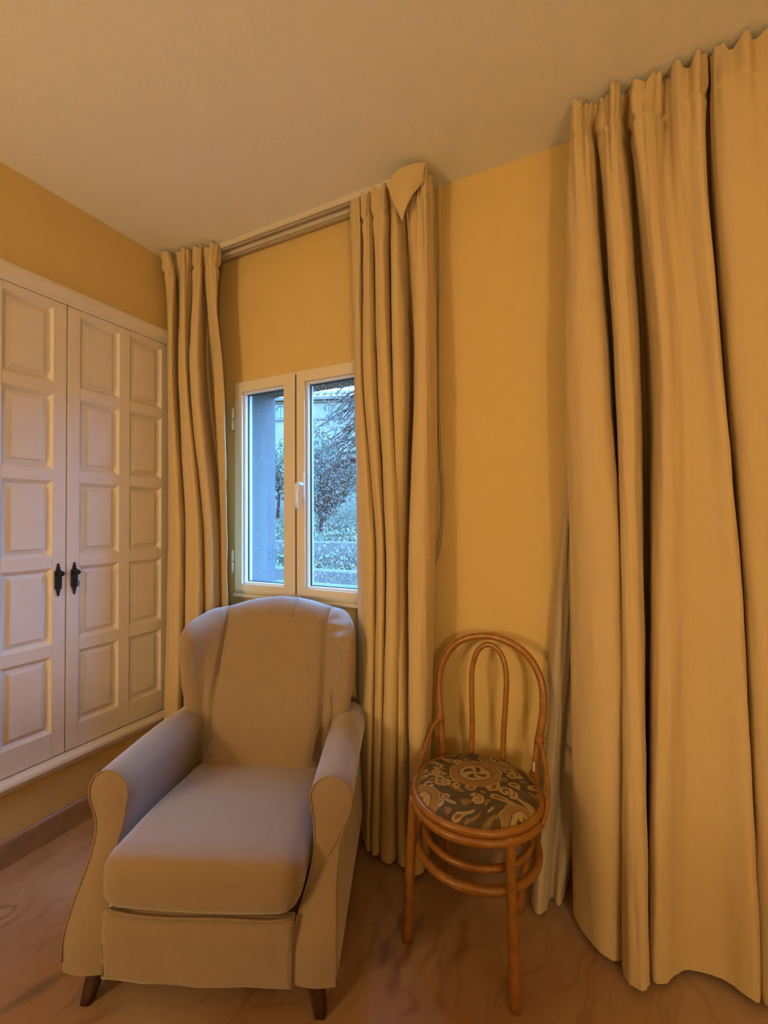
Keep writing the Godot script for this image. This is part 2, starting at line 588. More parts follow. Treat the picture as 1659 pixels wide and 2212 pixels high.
func build_window() -> void:
	var win := Node3D.new()
	win.name = "window_1"
	add_child(win)
	win.set_meta("kind", "structure")
	var st := st_new()
	ring(st, 0.338, 1.112, 0.905, 1.96, 0.030, -0.055, 0.012, 0.004)
	obj("window_frame", fin(st), M.upvc, win)
	for k in 2:
		var x0 := 0.352 if k == 0 else 0.729
		var x1 := 0.720 if k == 0 else 1.098
		var y0 := 0.922
		var y1 := 1.944
		var sash := Node3D.new()
		sash.name = "sash"
		win.add_child(sash, true)
		var w := 0.045
		st = st_new()
		# mitred sash profile
		var o := [Vector2(x0, y0), Vector2(x1, y0), Vector2(x1, y1), Vector2(x0, y1)]
		var wi := w + (0.0195 if k == 0 else 0.0)
		var inn := [Vector2(x0 + w, y0 + w - 0.012), Vector2(x1 - wi, y0 + w - 0.012), Vector2(x1 - wi, y1 - w + 0.002), Vector2(x0 + w, y1 - w + 0.002)]
		for i in 4:
			var j := (i + 1) % 4
			var oa: Vector2 = o[i]
			var ob: Vector2 = o[j]
			var ia: Vector2 = inn[i]
			var ib: Vector2 = inn[j]
			var f := func(p: Vector2, z: float): return Vector3(p.x, p.y, z)
			quad(st, f.call(oa, 0.026), f.call(ia, 0.026), f.call(ib, 0.026), f.call(ob, 0.026))
			quad(st, f.call(oa, -0.045), f.call(oa, 0.026), f.call(ob, 0.026), f.call(ob, -0.045))
			quad(st, f.call(ia, 0.026), f.call(ia, -0.045), f.call(ib, -0.045), f.call(ib, 0.026))
			quad(st, f.call(ia, -0.045), f.call(oa, -0.045), f.call(ob, -0.045), f.call(ib, -0.045))
			# the mitre joint, a hairline groove
			bx(st, f.call(ia.lerp(oa, 0.0), 0.0255) - Vector3.ONE * 0.0004, f.call(ia, 0.0262) + Vector3.ONE * 0.0004)
		obj("sash_frame", fin(st), M.upvc, sash)
		var gx0: float = inn[0].x
		var gx1: float = inn[1].x
		var gy0: float = inn[0].y
		var gy1: float = inn[2].y
		st = st_new()
		ring(st, gx0 - 0.001, gx1 + 0.001, gy0 - 0.001, gy1 + 0.001, 0.010, -0.018, 0.012, 0.003)
		obj("glazing_bead", fin(st), M.white_metal, sash)
		st = st_new()
		ring(st, gx0 + 0.008, gx1 - 0.008, gy0 + 0.008, gy1 - 0.008, 0.0045, -0.016, -0.008, 0.0)
		obj("gasket", fin(st), M.gasket, sash)
		var pane := obj("pane", box_mesh(Vector3(gx0 + 0.006, gy0 + 0.006, -0.020), Vector3(gx1 - 0.006, gy1 - 0.006, -0.016)), M.glass, sash)
		pane.set_meta("label", "clear window pane" if k == 0 else "rain-spattered window pane")
		drops(win, Rect2(gx0 + 0.014, gy0 + 0.014, gx1 - gx0 - 0.028, gy1 - gy0 - 0.028), 90 if k == 0 else 2600, k)
		if k == 0:
			# shade of the slot between the sashes, painted as a black strip
			obj("slot_shade_strip", box_mesh(Vector3(0.7195, 0.925, -0.04), Vector3(0.7295, 1.941, 0.021)), M.gasket, win)
			for y in [1.772, 1.062]:
				for q in [0.0, 1.0]:
					st = st_new(0)
					var c := Vector3(0.335, y - 0.056 + q * 0.058, 0.022)
					add_tube(st, [c, c + Vector3(0, 0.054, 0)], 0.008, 12)
					obj("hinge", fin(st), M.white_metal, win)
		else:
			var hd := Node3D.new()
			hd.name = "handle"
			sash.add_child(hd)
			st = st_new()
			bx(st, Vector3(0.760, 1.364, 0.026), Vector3(0.777, 1.480, 0.036), 0.004)
			obj_at("handle_plate", fin(st), M.white_metal, sash)
			st = st_new(0)
			add_tube(st, [Vector3(0.768, 1.428, 0.03), Vector3(0.768, 1.429, 0.058), Vector3(0.767, 1.428, 0.070), Vector3(0.764, 1.420, 0.075), Vector3(0.763, 1.39, 0.077), Vector3(0.763, 1.35, 0.075), Vector3(0.764, 1.318, 0.070)], [0.009, 0.009, 0.010, 0.0095, 0.0075, 0.0065, 0.006], 12)
			obj_at("handle_lever", fin(st), M.white_metal, sash)
			sash.remove_child(hd)
			hd.free()
	# inner sill strip under the frame
	struct("window_sill", box_mesh(Vector3(0.33, 0.885, -0.002), Vector3(1.12, 0.905, 0.02), 0.004), M.upvc, win)

func obj_at(called: String, mesh: Mesh, m: Material, parent: Node3D) -> MeshInstance3D:
	return obj(called, mesh, m, parent)

func drops(parent: Node3D, r: Rect2, count: int, k: int) -> void:
	var prof := []
	for i in 5:
		var a := PI / 2 * i / 4
		prof.append(Vector2(max(cos(a), 0.02), sin(a) * 0.55))
	prof.insert(0, Vector2(0.02, 0.0))
	var mm := MultiMesh.new()
	mm.transform_format = MultiMesh.TRANSFORM_3D
	mm.mesh = lathe(prof, 10)
	mm.mesh.surface_set_material(0, M.drop)
	mm.instance_count = count
	for i in count:
		var rad := 0.0008 + 0.0016 * pow(rng.randf(), 2.2)
		var fy := rng.randf()
		if k == 1: fy = pow(fy, 1.25)
		var p := Vector3(r.position.x + r.size.x * rng.randf(), r.position.y + r.size.y * fy, -0.0201)
		var bs := Basis(Vector3.RIGHT, -PI / 2).scaled(Vector3(rad, rad * rng.randf_range(1.0, 1.7), rad))
		mm.set_instance_transform(i, Transform3D(bs, p))
	var o := MultiMeshInstance3D.new()
	o.name = "raindrops"
	o.multimesh = mm
	o.material_override = M.drop
	o.set_meta("kind", "stuff")
	parent.add_child(o, true)

# ---------------------------------------------------------------- wardrobe
func build_wardrobe() -> void:
	var t := thing("built_in_wardrobe", "white built-in wardrobe with panelled double doors in the left wall", "wardrobe", Vector3(0, 0, 0))
	var f := func(p, d): return Vector3(p.x, p.y, d)
	# cornice moulding
	var prof := PackedVector2Array([Vector2(-0.02, 2.165), Vector2(0.006, 2.165), Vector2(0.010, 2.171), Vector2(0.018, 2.176), Vector2(0.026, 2.186), Vector2(0.030, 2.198), Vector2(0.031, 2.212), Vector2(0.028, 2.224), Vector2(0.020, 2.231), Vector2(0.008, 2.236), Vector2(-0.02, 2.238)])
	obj("cornice", extrude(prof, f, 0.002, 1.20), M.white_paint, t)
	prof = PackedVector2Array([Vector2(-0.03, 0.317), Vector2(0.030, 0.317), Vector2(0.040, 0.312), Vector2(0.044, 0.303), Vector2(0.044, 0.296), Vector2(0.034, 0.288), Vector2(0.026, 0.284), Vector2(0.022, 0.274), Vector2(0.014, 0.264), Vector2(0.004, 0.260), Vector2(-0.03, 0.258)])
	obj("sill_moulding", extrude(prof, f, 0.002, 1.20), M.white_paint, t)
	var st := st_new()
	bx(st, Vector3(-0.10, 0.317, 0.002), Vector3(-0.003, 2.168, 0.108), 0.002)
	bx(st, Vector3(-0.10, 0.317, 1.110), Vector3(-0.003, 2.168, 1.20), 0.002)
	bx(st, Vector3(-0.12, 0.29, 0.05), Vector3(-0.06, 2.19, 1.17))
	obj("carcass", fin(st), M.white_paint, t)
	door(t, 0.111, 0.6065, [[0.170, 0.335], [0.387, 0.557]], 0.578, false)
	door(t, 0.6105, 1.106, [[0.660, 0.830], [0.882, 1.047]], 0.639, true)

func door(t: Node3D, z0: float, z1: float, cols: Array, hz: float, left: bool) -> void:
	var d := Node3D.new()
	d.name = "door"
	t.add_child(d, true)
	var y0 := 0.322
	var y1 := 2.163
	var half := 0.153
	var rows := []
	for r in 5: rows.append(0.572 + 0.3525 * r)
	var th := 0.026
	var st := st_new()
	# stiles
	bx(st, Vector3(-th, y0, z0), Vector3(0, y1, cols[0][0]), 0.0015)
	bx(st, Vector3(-th, y0, cols[0][1]), Vector3(0, y1, cols[1][0]), 0.0015)
	bx(st, Vector3(-th, y0, cols[1][1]), Vector3(0, y1, z1), 0.0015)
	for c in cols:
		var prev := y0
		for r in rows:
			bx(st, Vector3(-th, prev, c[0]), Vector3(0, r - half, c[1]), 0.0)
			prev = r + half
		bx(st, Vector3(-th, prev, c[0]), Vector3(0, y1, c[1]), 0.0)
	obj("door_frame", fin(st), M.white_paint, d)
	# raised panels in splayed recesses: one mesh for each column width, shared
	for c in cols:
		for r in rows:
			var p := obj("panel", panel_mesh(c[1] - c[0], half * 2), M.white_paint, d)
			p.position = Vector3(0, r, (c[0] + c[1]) * 0.5)
	# iron lock plate with knob
	var hy := 1.029
	var out := PackedVector2Array()
	var side := [[0.0, 0.068], [0.0045, 0.060], [0.0035, 0.055], [0.0075, 0.047], [0.0055, 0.043], [0.011, 0.036], [0.0125, 0.033], [0.0125, -0.033], [0.011, -0.036], [0.0055, -0.043], [0.0075, -0.047], [0.0035, -0.055], [0.0045, -0.060], [0.0, -0.068]]
	for q in side: out.append(Vector2(q[0], q[1]))
	for i in range(side.size() - 2, 0, -1): out.append(Vector2(-side[i][0], side[i][1]))
	var pl := obj("lock_plate", extrude(out, func(p, e): return Vector3(e, hy + p.y, hz - p.x), 0.0, 0.005), M.iron, d, "black wrought-iron lock plate")
	var kp := []
	for q in [[0.0, 0.0], [0.006, 0.0], [0.005, 0.012], [0.009, 0.017], [0.011, 0.024], [0.008, 0.031], [0.001, 0.033]]: kp.append(Vector2(q[0], q[1]))
	var kn := obj("knob", lathe(kp, 16, "x"), M.iron, d, "black iron knob")
	kn.position = Vector3(0.004, hy + 0.026, hz)
	if not left:
		var key := st_new(0)
		add_tube(key, [Vector3(0.004, hy - 0.018, hz), Vector3(0.022, hy - 0.018, hz)], 0.0022, 8)
		var bow := []
		for i in 14:
			var an := TAU * i / 14
			bow.append(Vector3(0.029 + 0.007 * cos(an), hy - 0.020 + 0.010 * sin(an), hz))
		add_tube(key, bow, 0.0016, 6, true)
		obj("key", fin(key), M.iron, d)

var panel_cache := {}
func panel_mesh(w: float, h: float) -> ArrayMesh:
	var id := "%.3f" % w
	if panel_cache.has(id): return panel_cache[id]
	var st := st_new()
	# levels from the rim of the recess inwards: inset, depth
	var lv := [[0.0, -0.0005], [0.013, -0.013], [0.016, -0.016], [0.030, -0.011], [0.034, -0.005], [0.036, -0.005]]
	for i in lv.size() - 1:
		var a := corners(w, h, lv[i][0], lv[i][1])
		var b := corners(w, h, lv[i + 1][0], lv[i + 1][1])
		for k in 4:
			var j := (k + 1) % 4
			quad(st, a[k], b[k], b[j], a[j])
	var c := corners(w, h, 0.036, -0.005)
	quad(st, c[0], c[3], c[2], c[1])
	var e := corners(w, h, -0.002, -0.022)
	quad(st, e[0], e[1], e[2], e[3])
	panel_cache[id] = fin(st)
	return panel_cache[id]

func corners(w: float, h: float, inset: float, x: float) -> Array:
	var hw := w * 0.5 - inset
	var hh := h * 0.5 - inset
	return [Vector3(x, -hh, -hw), Vector3(x, hh, -hw), Vector3(x, hh, hw), Vector3(x, -hh, hw)]

# ---------------------------------------------------------------- curtains
# rows: [height, x0, z0, x1, z1, ...] from rail to hem, the same folds in every row
func curtain_surface(rows: Array, y_top: float, y_bot: float, nv: int, per: int, pleats: float, y_head: float, hem, seed_: int) -> ArrayMesh:
	var n: int = (rows[0].size() - 1) / 2
	var nz := noise(1.0, 2, seed_)
	var grid := []
	for i in nv + 1:
		var y := lerpf(y_top, y_bot, float(i) / nv)
		# height rows run downwards
		var k := 0
		while k < rows.size() - 2 and y < rows[k + 1][0]: k += 1
		var t: float = clampf((rows[k][0] - y) / (rows[k][0] - rows[k + 1][0]), 0, 1)
		var ctl := []
		for c in n:
			var g := func(q: int): return Vector2(rows[q][1 + 2 * c], rows[q][2 + 2 * c])
			ctl.append(catmull(g.call(max(k - 1, 0)), g.call(k), g.call(k + 1), g.call(min(k + 2, rows.size() - 1)), t))
		var line := spline(ctl, per)
		# pinch pleats at the heading, fading below it
		var amp := 0.0
		if y > y_head: amp = pleats
		else: amp = pleats * exp(-(y_head - y) / 0.10)
		var pin := exp(-pow((y - y_head) / 0.012, 2)) * 0.7
		var front := []
		var m := line.size()
		for j in m:
			var q: Vector2 = line[j]
			var a: Vector2 = line[max(j - 1, 0)]
			var b: Vector2 = line[min(j + 1, m - 1)]
			var nn := Vector2(b.y - a.y, -(b.x - a.x)).normalized() * -1.0
			var s := q.x * 118.0 + nz.get_noise_1d(j * 0.25) * 2.4
			var tri: float = asin(sin(s)) / (PI / 2)
			q += nn * (amp * (tri * (1.0 - pin)) + 0.0035 * nz.get_noise_2d(j * 0.5, y * 2.5))
			var yy := y
			if hem != null: yy = hem.call(float(j) / (m - 1), y)
			elif y > y_head: yy = y + (0.007 * tri - 0.006 + 0.004 * nz.get_noise_1d(j * 0.5)) * (y - y_head) / 0.12
			front.append([q, nn, yy])
		var row := []
		for e in front: row.append(Vector3(e[0].x, e[2], e[0].y))
		for j in range(m - 1, -1, -1):
			var e = front[j]
			var q: Vector2 = e[0] - e[1] * 0.004
			row.append(Vector3(q.x, e[2], q.y))
		grid.append(row)
	return sheet(grid, true, false)

func curtain(called: String, label: String, rows: Array, y_head: float, pleats: float, hem, mat_: Material, seed_: int, per := 7) -> Node3D:
	var top: float = rows[0][0]
	var t := thing(called, label, "curtain", Vector3.ZERO, 0.0, "full-length curtains" if called == "curtain" else "")
	if pleats > 0.0:
		obj("heading", curtain_surface(rows, top, y_head, 14, per, pleats, y_head, null, seed_), mat_, t)
		obj("cloth", curtain_surface(rows, y_head, rows[-1][0], 110, per, pleats, y_head, hem, seed_), mat_, t)
	else:
		obj("cloth", curtain_surface(rows, top, rows[-1][0], 80, per, 0.0, 9.0, hem, seed_), mat_, t)
	return t

func build_curtains() -> void:
	var right_rows := [
		[2.592, 1.901, 0.100, 1.901, 0.140, 1.934, 0.165, 1.963, 0.150, 1.987, 0.120, 2.006, 0.150, 2.031, 0.165, 2.057, 0.145, 2.083, 0.120, 2.100, 0.150, 2.122, 0.165, 2.160, 0.140, 2.204, 0.155, 2.246, 0.165, 2.275, 0.125, 2.291, 0.155, 2.360, 0.165, 2.433, 0.150, 2.459, 0.125, 2.476, 0.160, 2.560, 0.150],
		[2.460, 1.900, 0.090, 1.899, 0.140, 1.933, 0.175, 1.965, 0.155, 1.986, 0.075, 2.002, 0.160, 2.029, 0.175, 2.058, 0.150, 2.084, 0.065, 2.094, 0.160, 2.120, 0.175, 2.160, 0.130, 2.202, 0.160, 2.246, 0.175, 2.277, 0.085, 2.285, 0.160, 2.356, 0.175, 2.434, 0.150, 2.462, 0.085, 2.468, 0.170, 2.555, 0.160],
		[1.750, 1.887, 0.080, 1.888, 0.150, 1.935, 0.200, 1.998, 0.185, 2.027, 0.030, 2.026, 0.170, 2.052, 0.205, 2.081, 0.180, 2.114, 0.022, 2.131, 0.170, 2.156, 0.200, 2.194, 0.170, 2.237, 0.170, 2.280, 0.190, 2.309, 0.030, 2.307, 0.160, 2.375, 0.190, 2.449, 0.180, 2.479, 0.060, 2.470, 0.190, 2.557, 0.180],
		[1.060, 1.895, 0.080, 1.897, 0.150, 1.964, 0.215, 2.035, 0.195, 2.043, 0.050, 2.035, 0.200, 2.059, 0.235, 2.087, 0.200, 2.112, 0.030, 2.117, 0.190, 2.150, 0.220, 2.203, 0.190, 2.264, 0.200, 2.317, 0.200, 2.345, 0.040, 2.333, 0.170, 2.390, 0.200, 2.472, 0.190, 2.502, 0.070, 2.491, 0.200, 2.584, 0.190],
		[0.012, 1.893, 0.080, 1.896, 0.155, 1.960, 0.240, 2.022, 0.235, 2.029, 0.100, 2.025, 0.270, 2.055, 0.310, 2.085, 0.285, 2.097, 0.080, 2.091, 0.243, 2.124, 0.255, 2.179, 0.195, 2.265, 0.185, 2.337, 0.212, 2.361, 0.070, 2.347, 0.190, 2.408, 0.220, 2.489, 0.200, 2.522, 0.080, 2.517, 0.210, 2.606, 0.200]
	]
	var mid_rows := [
		[2.592, 1.067, 0.080, 1.070, 0.100, 1.099, 0.120, 1.116, 0.115, 1.120, 0.100, 1.142, 0.120, 1.164, 0.125, 1.172, 0.105, 1.195, 0.125, 1.226, 0.130, 1.238, 0.105, 1.264, 0.125, 1.285, 0.120, 1.306, 0.105, 1.351, 0.130, 1.385, 0.145, 1.407, 0.140, 1.419, 0.100, 1.408, 0.060],
		[2.460, 1.061, 0.070, 1.070, 0.100, 1.101, 0.125, 1.121, 0.120, 1.114, 0.065, 1.139, 0.120, 1.169, 0.130, 1.164, 0.065, 1.194, 0.130, 1.233, 0.140, 1.231, 0.065, 1.262, 0.130, 1.290, 0.125, 1.299, 0.065, 1.348, 0.130, 1.387, 0.150, 1.411, 0.140, 1.418, 0.090, 1.402, 0.040],
		[1.850, 1.067, 0.060, 1.079, 0.100, 1.111, 0.130, 1.126, 0.120, 1.096, 0.022, 1.131, 0.120, 1.181, 0.140, 1.180, 0.050, 1.201, 0.130, 1.255, 0.150, 1.238, 0.030, 1.272, 0.140, 1.316, 0.130, 1.308, 0.022, 1.369, 0.150, 1.408, 0.170, 1.426, 0.150, 1.429, 0.090, 1.411, 0.030],
		[1.150, 1.079, 0.060, 1.090, 0.100, 1.149, 0.145, 1.185, 0.140, 1.153, 0.022, 1.185, 0.120, 1.229, 0.150, 1.204, 0.030, 1.244, 0.150, 1.290, 0.160, 1.286, 0.090, 1.284, 0.130, 1.299, 0.110, 1.300, 0.050, 1.348, 0.170, 1.395, 0.190, 1.423, 0.165, 1.421, 0.100, 1.400, 0.030],
		[0.015, 1.080, 0.060, 1.100, 0.100, 1.150, 0.160, 1.183, 0.190, 1.192, 0.150, 1.204, 0.200, 1.230, 0.190, 1.206, 0.090, 1.234, 0.190, 1.282, 0.205, 1.296, 0.150, 1.310, 0.200, 1.337, 0.205, 1.348, 0.160, 1.365, 0.220, 1.389, 0.222, 1.408, 0.200, 1.399, 0.120, 1.375, 0.050]
	]
	var left_rows := [
		[2.592, 0.045, 0.180, 0.047, 0.205, 0.087, 0.205, 0.101, 0.185, 0.078, 0.150, 0.141, 0.180, 0.174, 0.180, 0.188, 0.165, 0.178, 0.140, 0.239, 0.165, 0.270, 0.165, 0.261, 0.135, 0.308, 0.155, 0.346, 0.150, 0.333, 0.120, 0.293, 0.110],
		[2.460, 0.045, 0.170, 0.075, 0.200, 0.114, 0.210, 0.118, 0.190, 0.072, 0.115, 0.145, 0.180, 0.186, 0.190, 0.185, 0.165, 0.160, 0.105, 0.230, 0.170, 0.273, 0.170, 0.232, 0.095, 0.293, 0.155, 0.342, 0.155, 0.328, 0.120, 0.286, 0.110],
		[1.950, 0.045, 0.160, 0.085, 0.200, 0.128, 0.215, 0.122, 0.190, 0.045, 0.070, 0.137, 0.180, 0.199, 0.200, 0.203, 0.180, 0.120, 0.060, 0.214, 0.180, 0.281, 0.185, 0.186, 0.040, 0.284, 0.095, 0.374, 0.125, 0.317, 0.118, 0.303, 0.105],
		[1.200, 0.045, 0.160, 0.092, 0.200, 0.154, 0.220, 0.195, 0.210, 0.105, 0.070, 0.185, 0.180, 0.255, 0.200, 0.298, 0.190, 0.183, 0.030, 0.272, 0.150, 0.348, 0.170, 0.299, 0.040, 0.337, 0.095, 0.395, 0.125, 0.384, 0.118, 0.343, 0.105],
		[0.015, 0.045, 0.160, 0.070, 0.210, 0.151, 0.240, 0.206, 0.230, 0.095, 0.080, 0.188, 0.200, 0.272, 0.220, 0.319, 0.210, 0.208, 0.050, 0.297, 0.170, 0.360, 0.180, 0.311, 0.050, 0.350, 0.095, 0.405, 0.125, 0.395, 0.118, 0.349, 0.105]
	]
	var lining_rows := [
		[2.550, 1.915, 0.030, 1.925, 0.060, 1.942, 0.060, 1.966, 0.045, 2.000, 0.050, 2.055, 0.045],
		[1.400, 1.875, 0.030, 1.885, 0.060, 1.902, 0.055, 1.933, 0.040, 1.966, 0.055, 2.027, 0.045],
		[0.850, 1.821, 0.030, 1.844, 0.075, 1.876, 0.060, 1.907, 0.035, 1.939, 0.055, 2.007, 0.050],
		[0.400, 1.782, 0.050, 1.809, 0.100, 1.839, 0.085, 1.858, 0.035, 1.906, 0.060, 1.975, 0.055],
		[0.015, 1.763, 0.140, 1.785, 0.185, 1.810, 0.165, 1.823, 0.100, 1.849, 0.125, 1.867, 0.050]
	]
	var hem := func(s: float, y: float): return y + 0.012 * clampf(1.0 - y / 0.3, 0, 1) * (0.5 + 0.5 * sin(s * 23.0))
	curtain("curtain", "wide cream curtain with gathered heading at the right edge of the picture", right_rows, 2.475, 0.021, hem, M.curtain, 61)
	var mid := curtain("curtain", "narrow cream curtain between the window and the cane chair, its top corner flopped over", mid_rows, 2.475, 0.015, hem, M.curtain, 62)
	curtain("curtain", "narrow cream curtain in the corner beside the white wardrobe", left_rows, 2.49, 0.016, hem, M.curtain, 63)
	curtain("lining_curtain", "dim lining curtain behind the wide curtain, its hem pulled towards the cane chair", lining_rows, 9.0, 0.0, null, M.lining, 64)
	# the flopped-over corner of the middle curtain's heading
	var top := spline([Vector3(1.262, 2.545, 0.172), Vector3(1.315, 2.567, 0.190), Vector3(1.370, 2.578, 0.180), Vector3(1.420, 2.583, 0.158)], 6)
	var bot := spline([Vector3(1.326, 2.385, 0.172), Vector3(1.345, 2.42, 0.185), Vector3(1.372, 2.47, 0.180), Vector3(1.408, 2.52, 0.160)], 6)
	var rows := []
	for i in 9:
		var s := i / 8.0
		var row := []
		for j in top.size():
			var p: Vector3 = top[j].lerp(bot[j], s)
			p.z += 0.012 * sin(s * PI) - 0.006 * s
			row.append(p)
		for j in range(top.size() - 1, -1, -1):
			row.append(row[j] - Vector3(0, 0, 0.004))
		rows.append(row)
	obj("heading_flap", sheet(rows, true), M.curtain, mid, "corner of the heading folded over")
	# ceiling rails
	for r in [[0.04, 1.40, 0.110], [0.06, 1.40, 0.052], [1.91, 3.3, 0.100], [1.91, 3.3, 0.045]]:
		var z: float = r[2]
		var prof := PackedVector2Array([Vector2(-0.013, 0.0), Vector2(-0.013, -0.018), Vector2(-0.009, -0.021), Vector2(-0.003, -0.021), Vector2(-0.003, -0.012), Vector2(0.003, -0.012), Vector2(0.003, -0.021), Vector2(0.009, -0.021), Vector2(0.013, -0.018), Vector2(0.013, 0.0)])
		var o := obj("curtain_rail", extrude(prof, func(p, d): return Vector3(d, H + p.y, z + p.x), r[0], r[1]), M.rail)
		var which := "front white curtain rail on the ceiling above the window" if r[0] == 0.04 else "rear white curtain rail on the ceiling above the window" if r[0] == 0.06 else "front curtain rail on the ceiling behind the wide right curtain" if z > 0.06 else "rear curtain rail on the ceiling over the lining curtain"
		tag(o, which, "curtain rail", "ceiling curtain rails")

# ---------------------------------------------------------------- armchair
func build_armchair() -> void:
	var t := thing("wing_armchair", "beige fabric wing armchair with rolled arms below the window", "armchair", Vector3(1.048, 0, 0.86), deg_to_rad(22.896))
	# local: x to the chair's left arm as seen (right in the picture), y up, z forward; w = -z is the depth behind the apron
	var cl: Material = M.chair_cloth
	# base under the seat
	obj("base", soft_box(Vector3(0.325, 0.072, 0.300), 0.02, 10, func(p): return p + Vector3(0, 0.182, -0.400)), cl, t)
	for s in [-1.0, 1.0]: arm(t, s, cl)
	# apron with a folded strip along its top
	var rows := []
	var nz := noise(6.0, 2, 71)
	for i in 25:
		var h := lerpf(0.100, 0.262, i / 24.0)
		var row := []
		for j in 33:
			var a := lerpf(-0.247, 0.247, j / 32.0)
			var z := 0.004 + 0.004 * nz.get_noise_2d(a, h) + 0.005 * smoothstep(0.228, 0.222, h + 0.012 * a) - 0.012 * smoothstep(0.245, 0.262, h) + 0.004 * cos(a * 6.0)
			row.append(Vector3(a, h + 0.004 * nz.get_noise_2d(a * 0.7, 3.0), z))
		for j in range(32, -1, -1): row.append(row[j] + Vector3(0, 0, -0.02))
		rows.append(row)
	obj("apron", sheet(rows, true, true), cl, t)
	# seat cushion
	var seat := obj("seat_cushion", soft_box(Vector3(0.262, 0.070, 0.275), 0.052, 20, func(p):
		var k: float = clampf(1.0 - pow(p.x / 0.262, 2), 0, 1)
		var top: float = smoothstep(-0.02, 0.06, p.y)
		var q: Vector3 = p
		q.y += 0.016 * k * top * (0.6 + 0.4 * cos(p.z * 4.0)) - 0.006 * exp(-pow(p.x / 0.12, 2) - pow((p.z + 0.03) / 0.12, 2)) * top
		q.z += 0.012 * k * smoothstep(0.2, 0.27, p.z)
		q.y += 0.006 * smoothstep(0.1, 0.3, p.z) * top - 0.034 * smoothstep(0.12, -0.26, p.z) * top
		return q + Vector3(0, 0.333, -0.262)), cl, t)
	# welt along the cushion's lower front edge
	var welt := []
	for i in 25:
		var a := lerpf(-0.245, 0.245, i / 24.0)
		welt.append(Vector3(a, 0.2665 + 0.002 * sin(a * 20), 0.012 - 0.9 * pow(absf(a) / 0.25, 6) * 0.02))
	obj("piping", tube_mesh(welt, 0.0035, 8), M.piping, seat)
	back(t, cl)
	for s in [-1.0, 1.0]:
		leg(t, Vector3(s * 0.287, 0.115, -0.058), Vector3(s * 0.311, 0.0, -0.033))
		leg(t, Vector3(s * 0.275, 0.115, -0.62), Vector3(s * 0.285, 0.0, -0.68))

func leg(t: Node3D, a: Vector3, b: Vector3) -> void:
	var rows := []
	for i in 7:
		var k := i / 6.0
		var c := a.lerp(b, k)
		var r := lerpf(0.025, 0.015, k)
		var row := []
		for j in 16:
			var an := TAU * j / 16 + PI / 8
			var sq: float = 1.0 / pow(pow(absf(cos(an)), 5.0) + pow(absf(sin(an)), 5.0), 0.2)
			row.append(c + Vector3(cos(an), 0, -sin(an)) * r * sq)
		rows.append(row)
	rows.reverse()
	obj("leg", sheet(rows, true, true), M.leg_wood, t, "dark wooden leg")

